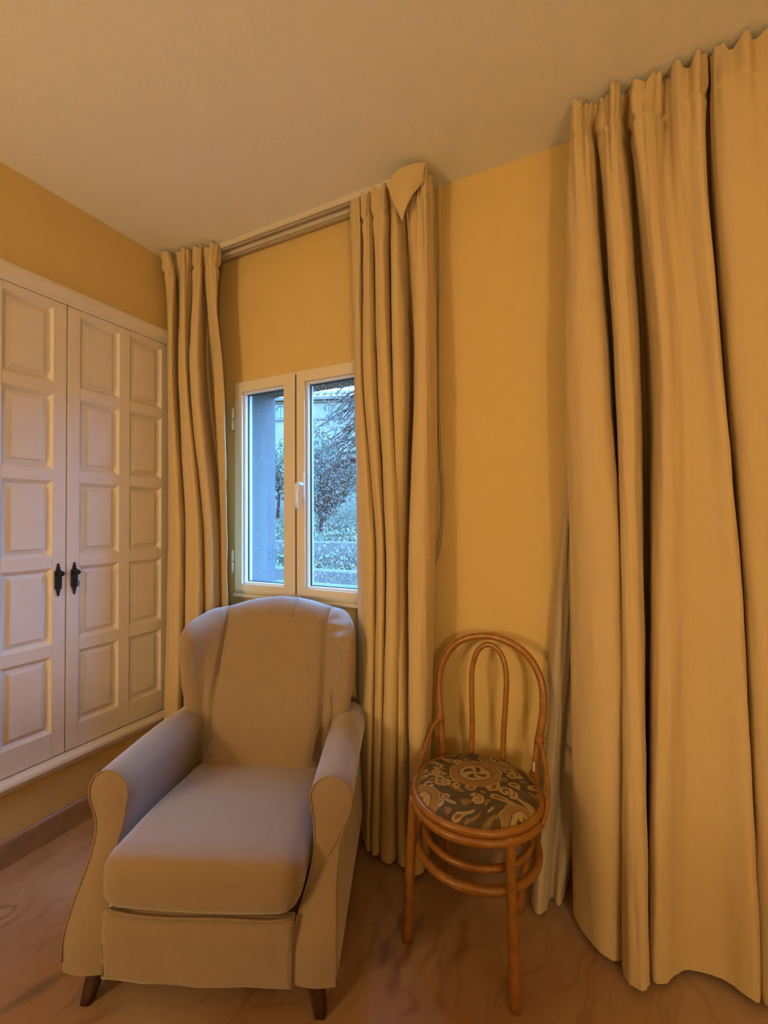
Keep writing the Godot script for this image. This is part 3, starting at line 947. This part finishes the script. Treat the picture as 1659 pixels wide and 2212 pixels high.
func arm(t: Node3D, s: float, cl: Material) -> void:
	var ua := 0.322
	var rc := 0.491
	var rr := 0.060
	var oi := [Vector2(0.105, -0.078), Vector2(0.20, -0.076), Vector2(0.26, -0.068), Vector2(0.31, -0.052), Vector2(0.36, -0.044), Vector2(0.43, -0.050), Vector2(0.465, -0.056), Vector2(0.491, -0.060)]
	var oo := [Vector2(0.105, 0.034), Vector2(0.16, 0.035), Vector2(0.25, 0.030), Vector2(0.32, 0.024), Vector2(0.37, 0.026), Vector2(0.41, 0.036), Vector2(0.45, 0.053), Vector2(0.47, 0.0585), Vector2(0.491, 0.060)]
	var hs := []
	for i in 26: hs.append(lerpf(0.105, rc, i / 26.0))
	for i in 11: hs.append(rc + rr * sin(PI / 2 * i / 10.0))
	var wf := func(h: float) -> float: return 0.128 * smoothstep(0.17, 0.44, h)
	var fi := func(h: float) -> float: return curve(oi, h) if h <= rc else -sqrt(maxf(rr * rr - (h - rc) * (h - rc), 0.0))
	var fo := func(h: float) -> float: return curve(oo, h) if h <= rc else sqrt(maxf(rr * rr - (h - rc) * (h - rc), 0.0))
	var loop := []
	for h in hs: loop.append(Vector2(fi.call(h), h))
	for i in range(hs.size() - 2, -1, -1): loop.append(Vector2(fo.call(hs[i]), hs[i]))
	# body of the arm, swept front to back
	var rows := []
	for k in 21:
		var d := k / 20.0
		var row := []
		for p in loop:
			var w0: float = wf.call(p.y)
			var round_: float = 0.006 * (1.0 - smoothstep(0.0, 0.05, d))
			var o: float = p.x - signf(p.x) * round_
			var drop := -0.010 * smoothstep(0.5, 1.0, d) * smoothstep(0.4, 0.5, p.y) + 0.006 * sin(d * PI) * smoothstep(0.4, 0.5, p.y)
			row.append(Vector3(s * (ua + o - 0.014 * d * smoothstep(0.3, 0.5, p.y)), p.y + drop - round_ * smoothstep(0.49, 0.55, p.y), -lerpf(w0, 0.655, d)))
		if s < 0: row.reverse()
		rows.append(row)
	var a := obj("arm", sheet(rows, true), cl, t)
	# front panel, keyhole shaped, a little proud
	rows = []
	for h in hs:
		var x0: float = fi.call(h)
		var x1: float = fo.call(h)
		var row := []
		for j in 9:
			var e := j / 8.0
			var o := lerpf(x0, x1, e) * 0.965
			var hh: float = h if h < rc else rc + (h - rc) * 0.965
			row.append(Vector3(s * (ua + o), hh, -wf.call(h) + 0.007 * sin(e * PI) + 0.001))
		if s > 0: row.reverse()
		rows.append(row)
	obj("front_panel", sheet(rows), cl, a)
	var pipe := []
	for p in loop:
		if p.y > 0.13: pipe.append(Vector3(s * (ua + p.x * 0.97), p.y - 0.001, -wf.call(p.y) + 0.002))
	obj("piping", tube_mesh(pipe, 0.0032, 8), M.piping, a)
	# seam from the roll's outer neck down to the apron
	if s > 0:
		var seam := []
		for i in 13:
			var e := i / 12.0
			var h := lerpf(0.40, 0.265, e)
			seam.append(Vector3(ua + lerpf(0.028, -0.066, e), h, -wf.call(h) + 0.0065 * sin((1.0 - e) * 2.6 + 0.2) + 0.001))
		obj("seam", tube_mesh(seam, 0.0028, 6), M.piping, a)
	var hemline := []
	for i in 9:
		var h := lerpf(0.108, 0.255, i / 8.0)
		hemline.append(Vector3(s * (ua + curve(oi, h) - 0.001), h, -wf.call(h) + 0.006 + 0.001 * sin(i * 2.1)))
	obj("seam", tube_mesh(hemline, 0.004, 6), M.piping, a)

func back_mid(tt: float, h: float) -> Vector2:
	var s := signf(tt)
	var u := absf(tt)
	var a := curve([Vector2(0, 0.0), Vector2(0.3, 0.115), Vector2(0.56, 0.215), Vector2(0.8, 0.275), Vector2(1.0, 0.312)], u)
	var w := curve([Vector2(0, 0.677), Vector2(0.3, 0.673), Vector2(0.56, 0.668), Vector2(0.8, 0.622), Vector2(1.0, 0.562)], u)
	var side := smoothstep(0.45, 1.0, u)
	var k := curve([Vector2(0.34, 0.80), Vector2(0.46, 0.84), Vector2(0.55, 0.92), Vector2(0.68, 0.985), Vector2(0.79, 1.0), Vector2(0.95, 0.985)], h)
	a *= lerpf(1.0, k, clampf(u * 1.4, 0, 1))
	w += (h - 0.75) * lerpf(0.43, 0.02, side)
	w += side * (0.10 * smoothstep(0.80, 0.95, h) + 0.03 * smoothstep(0.60, 0.42, h))
	return Vector2(s * a, w)

func back_skin(tt: float, h: float, sgn: float, f: float) -> Vector3:
	var e := 0.01
	var m := back_mid(tt, h)
	var d := back_mid(minf(tt + e, 1.0), h) - back_mid(maxf(tt - e, -1.0), h)
	var n := Vector2(-d.y, d.x).normalized() * -1.0
	var th := curve([Vector2(0, 0.055), Vector2(0.42, 0.052), Vector2(0.58, 0.044), Vector2(0.75, 0.040), Vector2(1.0, 0.030)], absf(tt))
	if sgn > 0: th -= 0.022 * exp(-pow((absf(tt) - 0.58) / 0.040, 2)) * smoothstep(0.34, 0.46, h)
	# puckers where the cover turns over the wing on the curtain side
	if sgn > 0 and tt > 0.66: th += 0.0055 * sin(h * 150.0 - tt * 9.0) * smoothstep(0.66, 0.82, tt) * smoothstep(0.73, 0.80, h) * smoothstep(0.90, 0.85, h)
	var p := m + n * th * sgn * f
	return Vector3(p.x, h, -p.y)

func back(t: Node3D, cl: Material) -> void:
	var ht := [Vector2(0, 0.943), Vector2(0.3, 0.930), Vector2(0.56, 0.905), Vector2(0.8, 0.897), Vector2(1.0, 0.872)]
	var h0 := 0.33
	var nt := 56
	var nv := 64
	var nz := noise(5.0, 2, 77)
	var rows := []
	for i in nv + 1:
		var v := float(i) / nv
		v = 1.0 - pow(1.0 - v, 1.5)
		var row := []
		var put := func(tt: float, sgn: float, cap: float) -> void:
			var top: float = curve(ht, absf(tt))
			var h := lerpf(h0, top, v)
			var q: float = clampf((h - (top - 0.055)) / 0.055, 0, 1)
			var f: float = sqrt(maxf(1.0 - q * q, 0.0))
			var p := back_skin(tt, h, sgn * cap, f)
			if cap < 1.0:
				# rounded front edge of the wing
				var d := back_mid(1.0, h) - back_mid(0.97, h)
				d = d.normalized() * 0.030 * sqrt(1.0 - cap * cap) * f
				p += Vector3(signf(tt) * d.x, 0, -d.y)
			p.z += 0.003 * nz.get_noise_2d(tt * 1.5, h * 2.0) * sgn
			row.append(p)
		for j in nt + 1: put.call(lerpf(-1, 1, float(j) / nt), 1.0, 1.0)
		for c in [0.7, 0.25]: put.call(1.0, 1.0, c)
		for c in [0.25, 0.7]: put.call(1.0, -1.0, c)
		for j in nt + 1: put.call(lerpf(1, -1, float(j) / nt), -1.0, 1.0)
		for c in [0.7, 0.25]: put.call(-1.0, -1.0, c)
		for c in [0.25, 0.7]: put.call(-1.0, 1.0, c)
		rows.append(row)
	var b := obj("backrest", sheet(rows, true), cl, t)
	for s in [-1.0, 1.0]:
		var seam := []
		for i in 25:
			var h := lerpf(0.40, 0.880, i / 24.0)
			var tt: float = s * lerpf(0.50, 0.58, smoothstep(0.4, 0.6, h))
			seam.append(back_skin(tt, h, 1.0, 1.0) + Vector3(0, 0, 0.0))
		obj("seam", tube_mesh(seam, 0.003, 6), M.piping, b)
	# welt over the crown and down the middle of the top
	var crown := []
	for i in 12:
		var h := lerpf(0.875, 0.943, i / 11.0)
		var q: float = clampf((h - 0.888) / 0.055, 0, 1)
		crown.append(back_skin(0.19 + 0.02 * i / 11.0, h - 0.004, 1.0, sqrt(maxf(1.0 - q * q, 0.0))))
	obj("seam", tube_mesh(crown, 0.0025, 6), M.piping, b)

# ---------------------------------------------------------------- cane chair
func build_cane_chair() -> void:
	var t := thing("cane_chair", "bent cane chair with arched back and round patterned seat pad", "chair", Vector3(1.632, 0, 0.325), deg_to_rad(-3.0))
	# local: x right, z forward
	var c: Material = M.cane
	var circle := func(r: float, y: float, ry := 1.0) -> Array:
		var o := []
		for i in 40:
			var a := TAU * i / 40
			o.append(Vector3(r * cos(a), y, r * ry * sin(a)))
		return o
	obj("seat_rim", tube_mesh(circle.call(0.188, 0.440), 0.011, 10, true), c, t)
	obj("seat_ring", tube_mesh(circle.call(0.192, 0.418), 0.0125, 10, true), c, t)
	# seat pad
	var prof := [Vector2(0.001, 0.425), Vector2(0.178, 0.425), Vector2(0.182, 0.440), Vector2(0.181, 0.450), Vector2(0.172, 0.460), Vector2(0.155, 0.467), Vector2(0.12, 0.473), Vector2(0.08, 0.477), Vector2(0.04, 0.479), Vector2(0.001, 0.479)]
	obj("seat_pad", pad_mesh(prof), pad_material(), t, "round pad in brown and cream medallion tapestry")
	# hoops that brace the legs
	obj("leg_hoop", tube_mesh(circle.call(0.158, 0.325), 0.0105, 10, true), c, t)
	obj("leg_hoop", tube_mesh(circle.call(0.178, 0.283), 0.013, 10, true), c, t)
	# front legs
	for f in [Vector3(-0.182, 0.0, 0.114), Vector3(0.146, 0.0, 0.149)]:
		var g: Vector3 = f * 0.90
		obj("leg", tube_mesh(spline([Vector3(g.x, 0.430, g.z), Vector3(lerpf(g.x, f.x, 0.35), 0.30, lerpf(g.z, f.z, 0.35)), Vector3(lerpf(g.x, f.x, 0.7), 0.15, lerpf(g.z, f.z, 0.7)), f], 4), [0.014, 0.014, 0.014, 0.014, 0.014, 0.0145, 0.0145, 0.015, 0.015, 0.0155, 0.016, 0.016, 0.0165], 12), c, t)
	# the back: one bent cane from foot to foot
	var arch := [Vector3(-0.132, 0.0, -0.150), Vector3(-0.150, 0.20, -0.160), Vector3(-0.168, 0.42, -0.172), Vector3(-0.180, 0.54, -0.188), Vector3(-0.195, 0.65, -0.205), Vector3(-0.180, 0.75, -0.220), Vector3(-0.115, 0.828, -0.230), Vector3(0.0, 0.858, -0.235),
		Vector3(0.115, 0.828, -0.230), Vector3(0.180, 0.75, -0.220), Vector3(0.195, 0.65, -0.205), Vector3(0.180, 0.54, -0.188), Vector3(0.168, 0.42, -0.172), Vector3(0.145, 0.20, -0.160), Vector3(0.120, 0.0, -0.150)]
	for i in arch.size(): arch[i] = Vector3(arch[i].x * 0.945 - 0.020, arch[i].y * 0.992, arch[i].z)
	obj("back_arch", tube_mesh(spline(arch, 6), 0.0125, 12), c, t)
	var inner := [Vector3(-0.055, 0.43, -0.183), Vector3(-0.055, 0.54, -0.196), Vector3(-0.060, 0.65, -0.209), Vector3(-0.060, 0.74, -0.219), Vector3(-0.040, 0.805, -0.225), Vector3(0.0, 0.830, -0.228), Vector3(0.040, 0.805, -0.225), Vector3(0.060, 0.74, -0.219), Vector3(0.060, 0.65, -0.209), Vector3(0.055, 0.54, -0.196), Vector3(0.055, 0.43, -0.183)]
	for i in inner.size(): inner[i] = Vector3(inner[i].x - 0.020, inner[i].y * 0.992, inner[i].z)
	obj("back_loop", tube_mesh(spline(inner, 6), 0.0095, 12), c, t)
	for s in [-1.0, 1.0]:
		var px: float = s * 0.173 - 0.020
		var br := [Vector3(px, 0.545, -0.186), Vector3(s * 0.190 - 0.018, 0.52, -0.15), Vector3(s * 0.200 - 0.008, 0.48, -0.09), Vector3(s * 0.203, 0.445, -0.02), Vector3(s * 0.199, 0.425, 0.04)]
		obj("side_brace", tube_mesh(spline(br, 5), 0.007, 10), c, t)
		obj("binding", tube_mesh([Vector3(px - s * 0.002, 0.532, -0.187), Vector3(px, 0.545, -0.189), Vector3(px + s * 0.002, 0.558, -0.191)], [0.0145, 0.0155, 0.0145], 12), M.cane_wrap, t)
		obj("binding", tube_mesh([Vector3(px - s * 0.016, 0.395, -0.170), Vector3(px - s * 0.015, 0.42, -0.171), Vector3(px - s * 0.013, 0.445, -0.173)], 0.0165, 12), M.cane_wrap, t)
	# a patch where the cane has lost its bark
	obj("worn_spot", soft_box(Vector3(0.0045, 0.016, 0.003), 0.0029, 6, func(p): return p + Vector3(0.1405, 0.468, -0.163)), M.cord, t, "pale chip in the cane")

func pad_mesh(prof: Array) -> ArrayMesh:
	var st := st_new(0)
	var seg := 48
	for i in prof.size() - 1:
		for k in seg:
			var ps := []
			for q in [[i, k], [i, k + 1], [i + 1, k + 1], [i + 1, k]]:
				var a: float = -TAU * q[1] / seg
				var p: Vector2 = prof[q[0]]
				ps.append([Vector3(p.x * cos(a), p.y, p.x * sin(a)), Vector2(0.5 + 0.5 * cos(a) * p.x / 0.19, 0.5 + 0.5 * sin(a) * p.x / 0.19)])
			for n in [0, 1, 2, 0, 2, 3]:
				st.set_uv(ps[n][1])
				st.add_vertex(ps[n][0])
	return fin(st)

# medallion tapestry: two rosettes in rings, scrolls and leaves on a dark ground
func pad_material() -> StandardMaterial3D:
	var size := 512
	var im := Image.create(size, size, false, Image.FORMAT_RGB8)
	var dark := Color(0.085, 0.050, 0.022)
	var slate := Color(0.082, 0.070, 0.042)
	var cream := Color(0.40, 0.285, 0.13)
	var gold := Color(0.30, 0.185, 0.060)
	var rust := Color(0.19, 0.090, 0.025)
	var nz := noise(0.010, 3, 81)
	var nb := noise(0.03, 2, 82)
	var scroll := []
	rng.seed = 83
	for i in 46:
		scroll.append([Vector2(rng.randf(), rng.randf()), rng.randf_range(0.034, 0.062), rng.randf() * TAU, rng.randf() < 0.5])
	# rosette: middle, radius along and across, turned with the cloth
	var ros := [[Vector2(0.47, 0.44), 0.215, 0.185], [Vector2(0.60, 0.10), 0.20, 0.17], [Vector2(0.16, 0.90), 0.18, 0.16], [Vector2(0.93, 0.78), 0.16, 0.15]]
	var turn := 0.45
	for j in size:
		for i in size:
			var p := Vector2(float(i) / size, float(j) / size)
			var q := p + Vector2(nz.get_noise_2d(i, j), nz.get_noise_2d(i + 300, j)) * 0.022
			var u := (q - Vector2(0.5, 0.5)).rotated(turn)
			var c := dark.lerp(slate, clampf(0.5 + 2.0 * nb.get_noise_2d(i * 0.5, j * 0.5), 0, 1))
			# broad leaves and petals
			var lf := sin(u.x * 21.0 + 2.6 * sin(u.y * 15.0)) * sin(u.y * 24.0 + 2.2 * sin(u.x * 11.0))
			if lf > 0.30: c = cream.lerp(gold, clampf((lf - 0.3) * 1.6, 0, 1)) if lf < 0.82 else rust
			elif lf > 0.20: c = rust.lerp(dark, 0.4)
			elif lf < -0.72: c = gold.lerp(dark, 0.35)
			# scrolls
			for s in scroll:
				var d: Vector2 = q - s[0]
				var r := d.length()
				if r < s[1]:
					var an: float = fposmod((d.angle() - s[2]) * (1.0 if s[3] else -1.0), TAU) / TAU
					var tr: float = s[1] * (0.88 - 0.66 * an)
					if absf(r - tr) < 0.011: c = cream
					elif absf(r - tr) < 0.016: c = rust.lerp(dark, 0.5)
			# rosettes
			for s in ros:
				var d: Vector2 = (q - s[0]).rotated(turn)
				d = Vector2(d.x / s[1], d.y / s[2])
				var r: float = d.length()
				if r < 1.0:
					if r > 0.95: c = cream.lerp(gold, 0.3)
					elif r > 0.62: c = gold.lerp(rust, 0.35 + 0.30 * sin(r * 70.0))
					elif r > 0.57: c = rust.lerp(dark, 0.3)
					elif r > 0.40: c = cream.lerp(gold, 0.2 + 0.2 * sin(d.angle() * 9.0))
					else:
						var pet := sin(d.angle() * 4.0 + r * 7.0) + 0.4 * sin(d.angle() * 7.0)
						c = cream if pet > 0.45 else dark if pet < -0.25 else gold
						if r < 0.08: c = cream
			var k := 1.0 + 0.14 * nz.get_noise_2d(i * 9, j * 9) + (0.06 if (i / 2 + j / 2) % 2 == 0 else -0.06)
			im.set_pixel(i, j, Color(c.r * k, c.g * k, c.b * k).linear_to_srgb())
	var m := StandardMaterial3D.new()
	m.albedo_texture = ImageTexture.create_from_image(im)
	m.roughness = 0.9
	return m

# ---------------------------------------------------------------- small fittings
func build_fittings() -> void:
	# pull cord of the window's curtain, two strands
	var t := thing("curtain_pull_cord", "thin pull cord hanging on the wall right of the narrow middle curtain", "cord", Vector3.ZERO)
	obj("strand", tube_mesh(spline([Vector3(1.437, 2.58, 0.05), Vector3(1.420, 2.2, 0.022), Vector3(1.413, 1.672, 0.014), Vector3(1.424, 1.325, 0.012), Vector3(1.408, 1.162, 0.012), Vector3(1.38, 1.074, 0.012), Vector3(1.372, 0.90, 0.016)], 8), 0.0022, 6), M.cord, t)
	obj("strand", tube_mesh(spline([Vector3(1.440, 2.58, 0.06), Vector3(1.425, 2.2, 0.028), Vector3(1.421, 1.672, 0.018), Vector3(1.433, 1.325, 0.013), Vector3(1.416, 1.15, 0.013), Vector3(1.384, 1.04, 0.016), Vector3(1.374, 0.90, 0.02)], 8), 0.0022, 6), M.cord, t)
	var hk := thing("cord_hook", "tiny white cord hook on the wall beside the narrow middle curtain", "hook", Vector3(1.372, 0.868, 0.0))
	obj("base", lathe([Vector2(0.001, 0.0), Vector2(0.009, 0.0), Vector2(0.009, 0.004), Vector2(0.001, 0.005)], 14), M.cord, hk).rotation.x = PI / 2
	obj("prong", tube_mesh([Vector3(0, 0, 0.003), Vector3(0, 0, 0.018), Vector3(0, 0.006, 0.022), Vector3(0, 0.014, 0.022)], 0.003, 8), M.cord, hk)
	var so := thing("wall_fitting", "small dark socket low on the wall behind the cane chair", "fitting", Vector3(1.778, 0.304, 0.0))
	obj("plate", box_mesh(Vector3(-0.014, -0.036, 0.0), Vector3(0.014, 0.036, 0.008), 0.003), M.gasket, so)  # small dark rectangle on the wall, drawn as a plain plate
	obj("insert", box_mesh(Vector3(-0.009, -0.012, 0.008), Vector3(0.009, 0.012, 0.010), 0.001), M.iron, so)

# ---------------------------------------------------------------- outside the window
func build_outside() -> void:
	# hillside
	var rows := []
	var nz := noise(0.15, 3, 91)
	for i in 40:
		var z := lerpf(-60.0, -0.4, i / 39.0)
		var row := []
		for j in 40:
			var x := lerpf(-60.0, 25.0, j / 39.0)
			row.append(Vector3(x, ground(x, z) + 0.25 * nz.get_noise_2d(x * 3, z * 3), z))
		rows.append(row)
	var slope := struct("ground_outside", sheet(rows), M.soil)
	# villa on the hill
	var v := thing("villa", "pale villa with arched window and tiled eaves seen through the window panes", "house", Vector3(-19.0, 0, -25.0), deg_to_rad(20))
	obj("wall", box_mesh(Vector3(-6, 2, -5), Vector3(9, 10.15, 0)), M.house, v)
	obj("cornice", box_mesh(Vector3(-6.3, 10.15, -5.2), Vector3(9.3, 10.38, 0.3)), M.house_trim, v)
	obj("cornice", box_mesh(Vector3(-6.2, 9.98, -5.1), Vector3(9.2, 10.06, 0.12)), M.house_trim, v)
	obj("string_course", box_mesh(Vector3(-6.1, 8.68, -5.1), Vector3(9.1, 8.82, 0.1)), M.house_trim, v)
	for x in [-2.6, -0.62, 1.3, 3.1, 5.0]:
		var out := PackedVector2Array([Vector2(-0.24, 8.90), Vector2(0.24, 8.90)])
		for i in 9:
			var a := PI * i / 8
			out.append(Vector2(0.24 * cos(a), 9.52 + 0.24 * sin(a)))
		var w := obj("window", extrude(out, func(p, d): return Vector3(x + p.x, p.y, d), 0.0, 0.03), M.dark_window, v)
		var arc := []
		for i in 13:
			var a := PI * i / 12
			arc.append(Vector3(x + 0.30 * cos(a), 9.52 + 0.30 * sin(a), 0.04))
		obj("arch_moulding", tube_mesh(arc, 0.05, 6), M.house_trim, w)
		obj("mullion", box_mesh(Vector3(x - 0.025, 8.90, 0.02), Vector3(x + 0.025, 9.72, 0.06)), M.house_trim, w)
	for x in 30:
		var tx := -6.0 + x * 0.5
		obj("roof_tile", roof_tile(), M.roof_tile, v).position = Vector3(tx, 10.38, 0.35)
	# trees: place, crown radius, height of the crown's middle, leaves, kind
	var trees := [
		["leafy_tree", "bright green tree in front of the villa, behind the left pane", Vector3(-11.3, 0, -14.4), 1.75, 2.2, 7000, 0],
		["leafy_tree", "broad green tree filling the middle of the right pane", Vector3(-8.0, 0, -13.2), 1.9, 2.3, 9000, 1],
		["leafy_tree", "dark green tree low behind the right pane, nearest the curtain", Vector3(-5.9, 0, -9.9), 1.25, 1.6, 7000, 2]]
	for a in trees: leafy(a[0], a[1], a[2], a[3], a[4], a[5], a[6])
	pine(Vector3(-4.75, 0, -11.2))
	var spots := [[-6.6, -9.3, 0.50], [-3.3, -9.2, 0.50], [-4.85, -6.55, 0.36], [-2.9, -6.75, 0.36], [-3.9, -7.2, 0.30]]
	var words := ["leafy shrub behind the upper terrace wall outside the window, left pane", "leafy shrub behind the upper terrace wall outside the window, right pane", "low shrub between the two terrace walls outside the window, left of the others", "low shrub between the two terrace walls outside the window, right of the others", "smallest shrub between the two terrace walls outside the window"]
	for i in spots.size():
		var s = spots[i]
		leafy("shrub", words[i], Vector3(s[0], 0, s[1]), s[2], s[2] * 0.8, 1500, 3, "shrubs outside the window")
	# rocks and low garden walls
	var rm := rock_meshes()
	for r in [[-5.6, -7.2, 0.26, "largest"], [-4.2, -6.2, 0.24, "second largest"], [-3.45, -6.35, 0.20, "smallest"], [-5.55, -6.5, 0.22, "second smallest"]]:
		var o := obj("rock", rm[int(absf(r[0]) * 10) % 4], M.rock)
		var k: float = r[2]
		o.position = Vector3(r[0], ground(r[0], r[1]) + k * 0.2, r[1])
		o.rotation = Vector3(r[0], r[1] * 3.0, r[0] * 2.0)
		o.scale = Vector3(k * 1.2, k * 0.8, k)
		tag(o, "%s grey rock between the two terrace walls outside the window" % r[3], "rock", "rocks on the garden slope")
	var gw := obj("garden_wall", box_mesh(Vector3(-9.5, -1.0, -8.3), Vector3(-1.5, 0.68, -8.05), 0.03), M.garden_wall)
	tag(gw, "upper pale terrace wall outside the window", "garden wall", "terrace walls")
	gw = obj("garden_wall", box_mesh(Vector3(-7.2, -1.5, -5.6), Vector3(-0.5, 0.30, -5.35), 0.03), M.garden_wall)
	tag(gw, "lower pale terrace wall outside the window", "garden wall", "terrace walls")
	# ivy and ground plants over the slope and the walls' feet
	var st := st_new()
	for i in 26000:
		var z := rng.randf_range(-12.0, -4.0)
		var x := rng.randf_range(-9.0, -0.8)
		var y := ground(x, z) + absf(rng.randfn()) * 0.13
		if z < -4.9 and z > -5.34 and rng.randf() < 0.5: y += 0.35 * rng.randf()
		if z < -7.4 and z > -8.0 and rng.randf() < 0.6: y += 0.55 * rng.randf()
		leaf(st, Vector3(x, y, z), Vector3(rng.randfn(), absf(rng.randfn()) + 0.3, rng.randfn()).normalized(), rng.randf_range(0.05, 0.12))
	obj("ground_plants", fin(st), M.leaf[3], slope, "low green plants and ivy").set_meta("kind", "stuff")

func ground(x: float, z: float) -> float:
	return table([Vector2(-60, 9.0), Vector2(-25, 4.5), Vector2(-14, 1.2), Vector2(-8.3, 0.45), Vector2(-8.0, -0.15), Vector2(-5.6, -0.35), Vector2(-5.3, -0.9), Vector2(-0.3, -1.3)], z)

var tile_cache: ArrayMesh
func roof_tile() -> ArrayMesh:
	if tile_cache == null:
		var rows := []
		for i in 4:
			var row := []
			for j in 9:
				var a := PI * j / 8
				row.append(Vector3(0.24 * cos(a), 0.16 * sin(a) + i * 0.22, -i * 0.5))
			for j in range(8, -1, -1):
				var a := PI * j / 8
				row.append(Vector3(0.2 * cos(a), 0.12 * sin(a) + i * 0.22 - 0.01, -i * 0.5))
			rows.append(row)
		tile_cache = sheet(rows, true)
	return tile_cache

func rock_meshes() -> Array:
	var out := []
	for k in 4:
		var nz := noise(0.9, 3, 101 + k)
		var rows := []
		for i in 8:
			var la := -PI / 2 + PI * i / 7
			var row := []
			for j in 10:
				var lo := -TAU * j / 10
				var d := Vector3(cos(la) * cos(lo), sin(la), cos(la) * sin(lo))
				row.append(d * (1.0 + 0.5 * nz.get_noise_3dv(d)))
			rows.append(row)
		var st := st_new()
		add_sheet(st, rows, true)
		out.append(fin(st))
	return out

func leafy(called: String, label: String, at: Vector3, r: float, h: float, leaves: int, kind: int, group := "trees outside the window") -> void:
	var y0 := ground(at.x, at.z)
	var t := thing(called, label, "shrub" if called == "shrub" else "tree", Vector3(at.x, y0 - 0.05, at.z), 0.0, group)
	var st := st_new(0)
	var big := r > 1.0
	add_tube(st, [Vector3(0, 0, 0), Vector3(0.05 * r, h * 0.5, 0), Vector3(0, h, 0)], [0.045 * r, 0.035 * r, 0.012 * r], 8)
	for i in (9 if big else 5):
		var a := rng.randf() * TAU
		var b := Vector3(cos(a) * r * 0.75, h + rng.randf_range(-0.4, 0.5) * r, sin(a) * r * 0.75)
		add_tube(st, [Vector3(0, h * rng.randf_range(0.4, 0.8), 0), b * Vector3(0.5, 0.95, 0.5), b], [0.018 * r, 0.013 * r, 0.005 * r], 6)
	obj("stem", fin(st), M.bark, t)
	st = st_new()
	var blobs := []
	for i in (14 if big else 6):
		var d := Vector3(rng.randfn(), rng.randfn() * 0.8, rng.randfn()).normalized() * rng.randf_range(0.3, 0.75) * r
		blobs.append([Vector3(0, h, 0) + d, r * rng.randf_range(0.30, 0.5)])
	for i in leaves:
		var b = blobs[rng.randi() % blobs.size()]
		var d: Vector3 = Vector3(rng.randfn(), rng.randfn(), rng.randfn()).normalized() * b[1] * pow(rng.randf(), 0.4)
		leaf(st, b[0] + d, (d.normalized() + Vector3(rng.randfn(), rng.randfn(), rng.randfn()) * 0.6).normalized(), rng.randf_range(0.06, 0.11) * (1.0 if big else 0.6))
	var f := obj("foliage", fin(st), M.leaf[kind], t)
	f.set_meta("kind", "stuff")

func leaf(st: SurfaceTool, p: Vector3, dir: Vector3, l: float) -> void:
	var side := dir.cross(Vector3(rng.randfn(), rng.randfn(), rng.randfn())).normalized() * l * 0.42
	quad(st, p, p + dir * l * 0.5 + side, p + dir * l, p + dir * l * 0.5 - side)

func pine(at: Vector3) -> void:
	var y0 := ground(at.x, at.z)
	var t := thing("pine_tree", "dark pine with drooping needled boughs at the upper right of the window", "tree", Vector3(at.x, y0 - 0.05, at.z), 0.0, "trees outside the window")
	var st := st_new(0)
	add_tube(st, [Vector3(0, 0, 0), Vector3(0.1, 2.5, 0.1), Vector3(0, 5.5, 0), Vector3(0, 7.5, 0)], [0.22, 0.19, 0.14, 0.05], 10)
	var nd := st_new()
	for i in 60:
		var y := rng.randf_range(2.2, 7.0)
		var a := rng.randf() * TAU
		if i % 2 == 0: a = rng.randf_range(PI * 0.7, PI * 1.15)
		var l := rng.randf_range(1.2, 2.6) * (1.0 - (y - 2.2) / 8.0)
		var d := Vector3(cos(a), 0, sin(a))
		var pts := []
		for k in 6: pts.append(Vector3(0, y, 0) + d * l * k / 5.0 + Vector3(0, 0.25 * sin(k * 0.9) - 0.05 * k, 0))
		add_tube(st, pts, [0.05, 0.04, 0.035, 0.025, 0.018, 0.008], 6)
		for k in 26:
			var c: Vector3 = pts[1 + rng.randi() % 5] + Vector3(rng.randfn(), rng.randfn(), rng.randfn()) * 0.14
			for n in 12:
				var v := (Vector3(rng.randfn(), rng.randfn() + 0.4, rng.randfn()) + d * 0.8).normalized() * rng.randf_range(0.10, 0.2)
				var s := v.cross(Vector3(rng.randfn(), rng.randfn(), rng.randfn())).normalized() * 0.008
				for q in [c - s, c + s, c + v]: nd.add_vertex(q)
	obj("trunk", fin(st), M.bark, t)
	var f := obj("needles", fin(nd), M.leaf[2], t)
	f.set_meta("kind", "stuff")

# ---------------------------------------------------------------- the bed between the lamps and the window, behind the camera
func build_bed() -> void:
	var t := thing("double_bed", "double bed with wooden footboard facing the window", "bed", Vector3(1.80, 0, 0))
	obj("footboard", box_mesh(Vector3(-0.82, 0.06, 1.90), Vector3(0.82, 0.90, 1.94), 0.012), M.leg_wood, t)
	obj("headboard", box_mesh(Vector3(-0.82, 0.06, 3.50), Vector3(0.82, 0.95, 3.54), 0.012), M.leg_wood, t)
	for sx in [-1.0, 1.0]:
		obj("side_rail", box_mesh(Vector3(sx * 0.80 - 0.015, 0.22, 1.94), Vector3(sx * 0.80 + 0.015, 0.36, 3.50), 0.004), M.leg_wood, t)
		for z in [1.92, 3.52]:
			obj("leg", box_mesh(Vector3(sx * 0.78 - 0.03, 0.0, z - 0.03), Vector3(sx * 0.78 + 0.03, 0.30, z + 0.03), 0.004), M.leg_wood, t)
	obj("mattress", soft_box(Vector3(0.78, 0.12, 0.775), 0.05, 8, func(p): return p + Vector3(0, 0.44, 2.72)), M.lining, t)
	obj("bedspread", soft_box(Vector3(0.79, 0.02, 0.70), 0.018, 8, func(p): return p + Vector3(0, 0.575, 2.65)), M.chair_cloth, t)
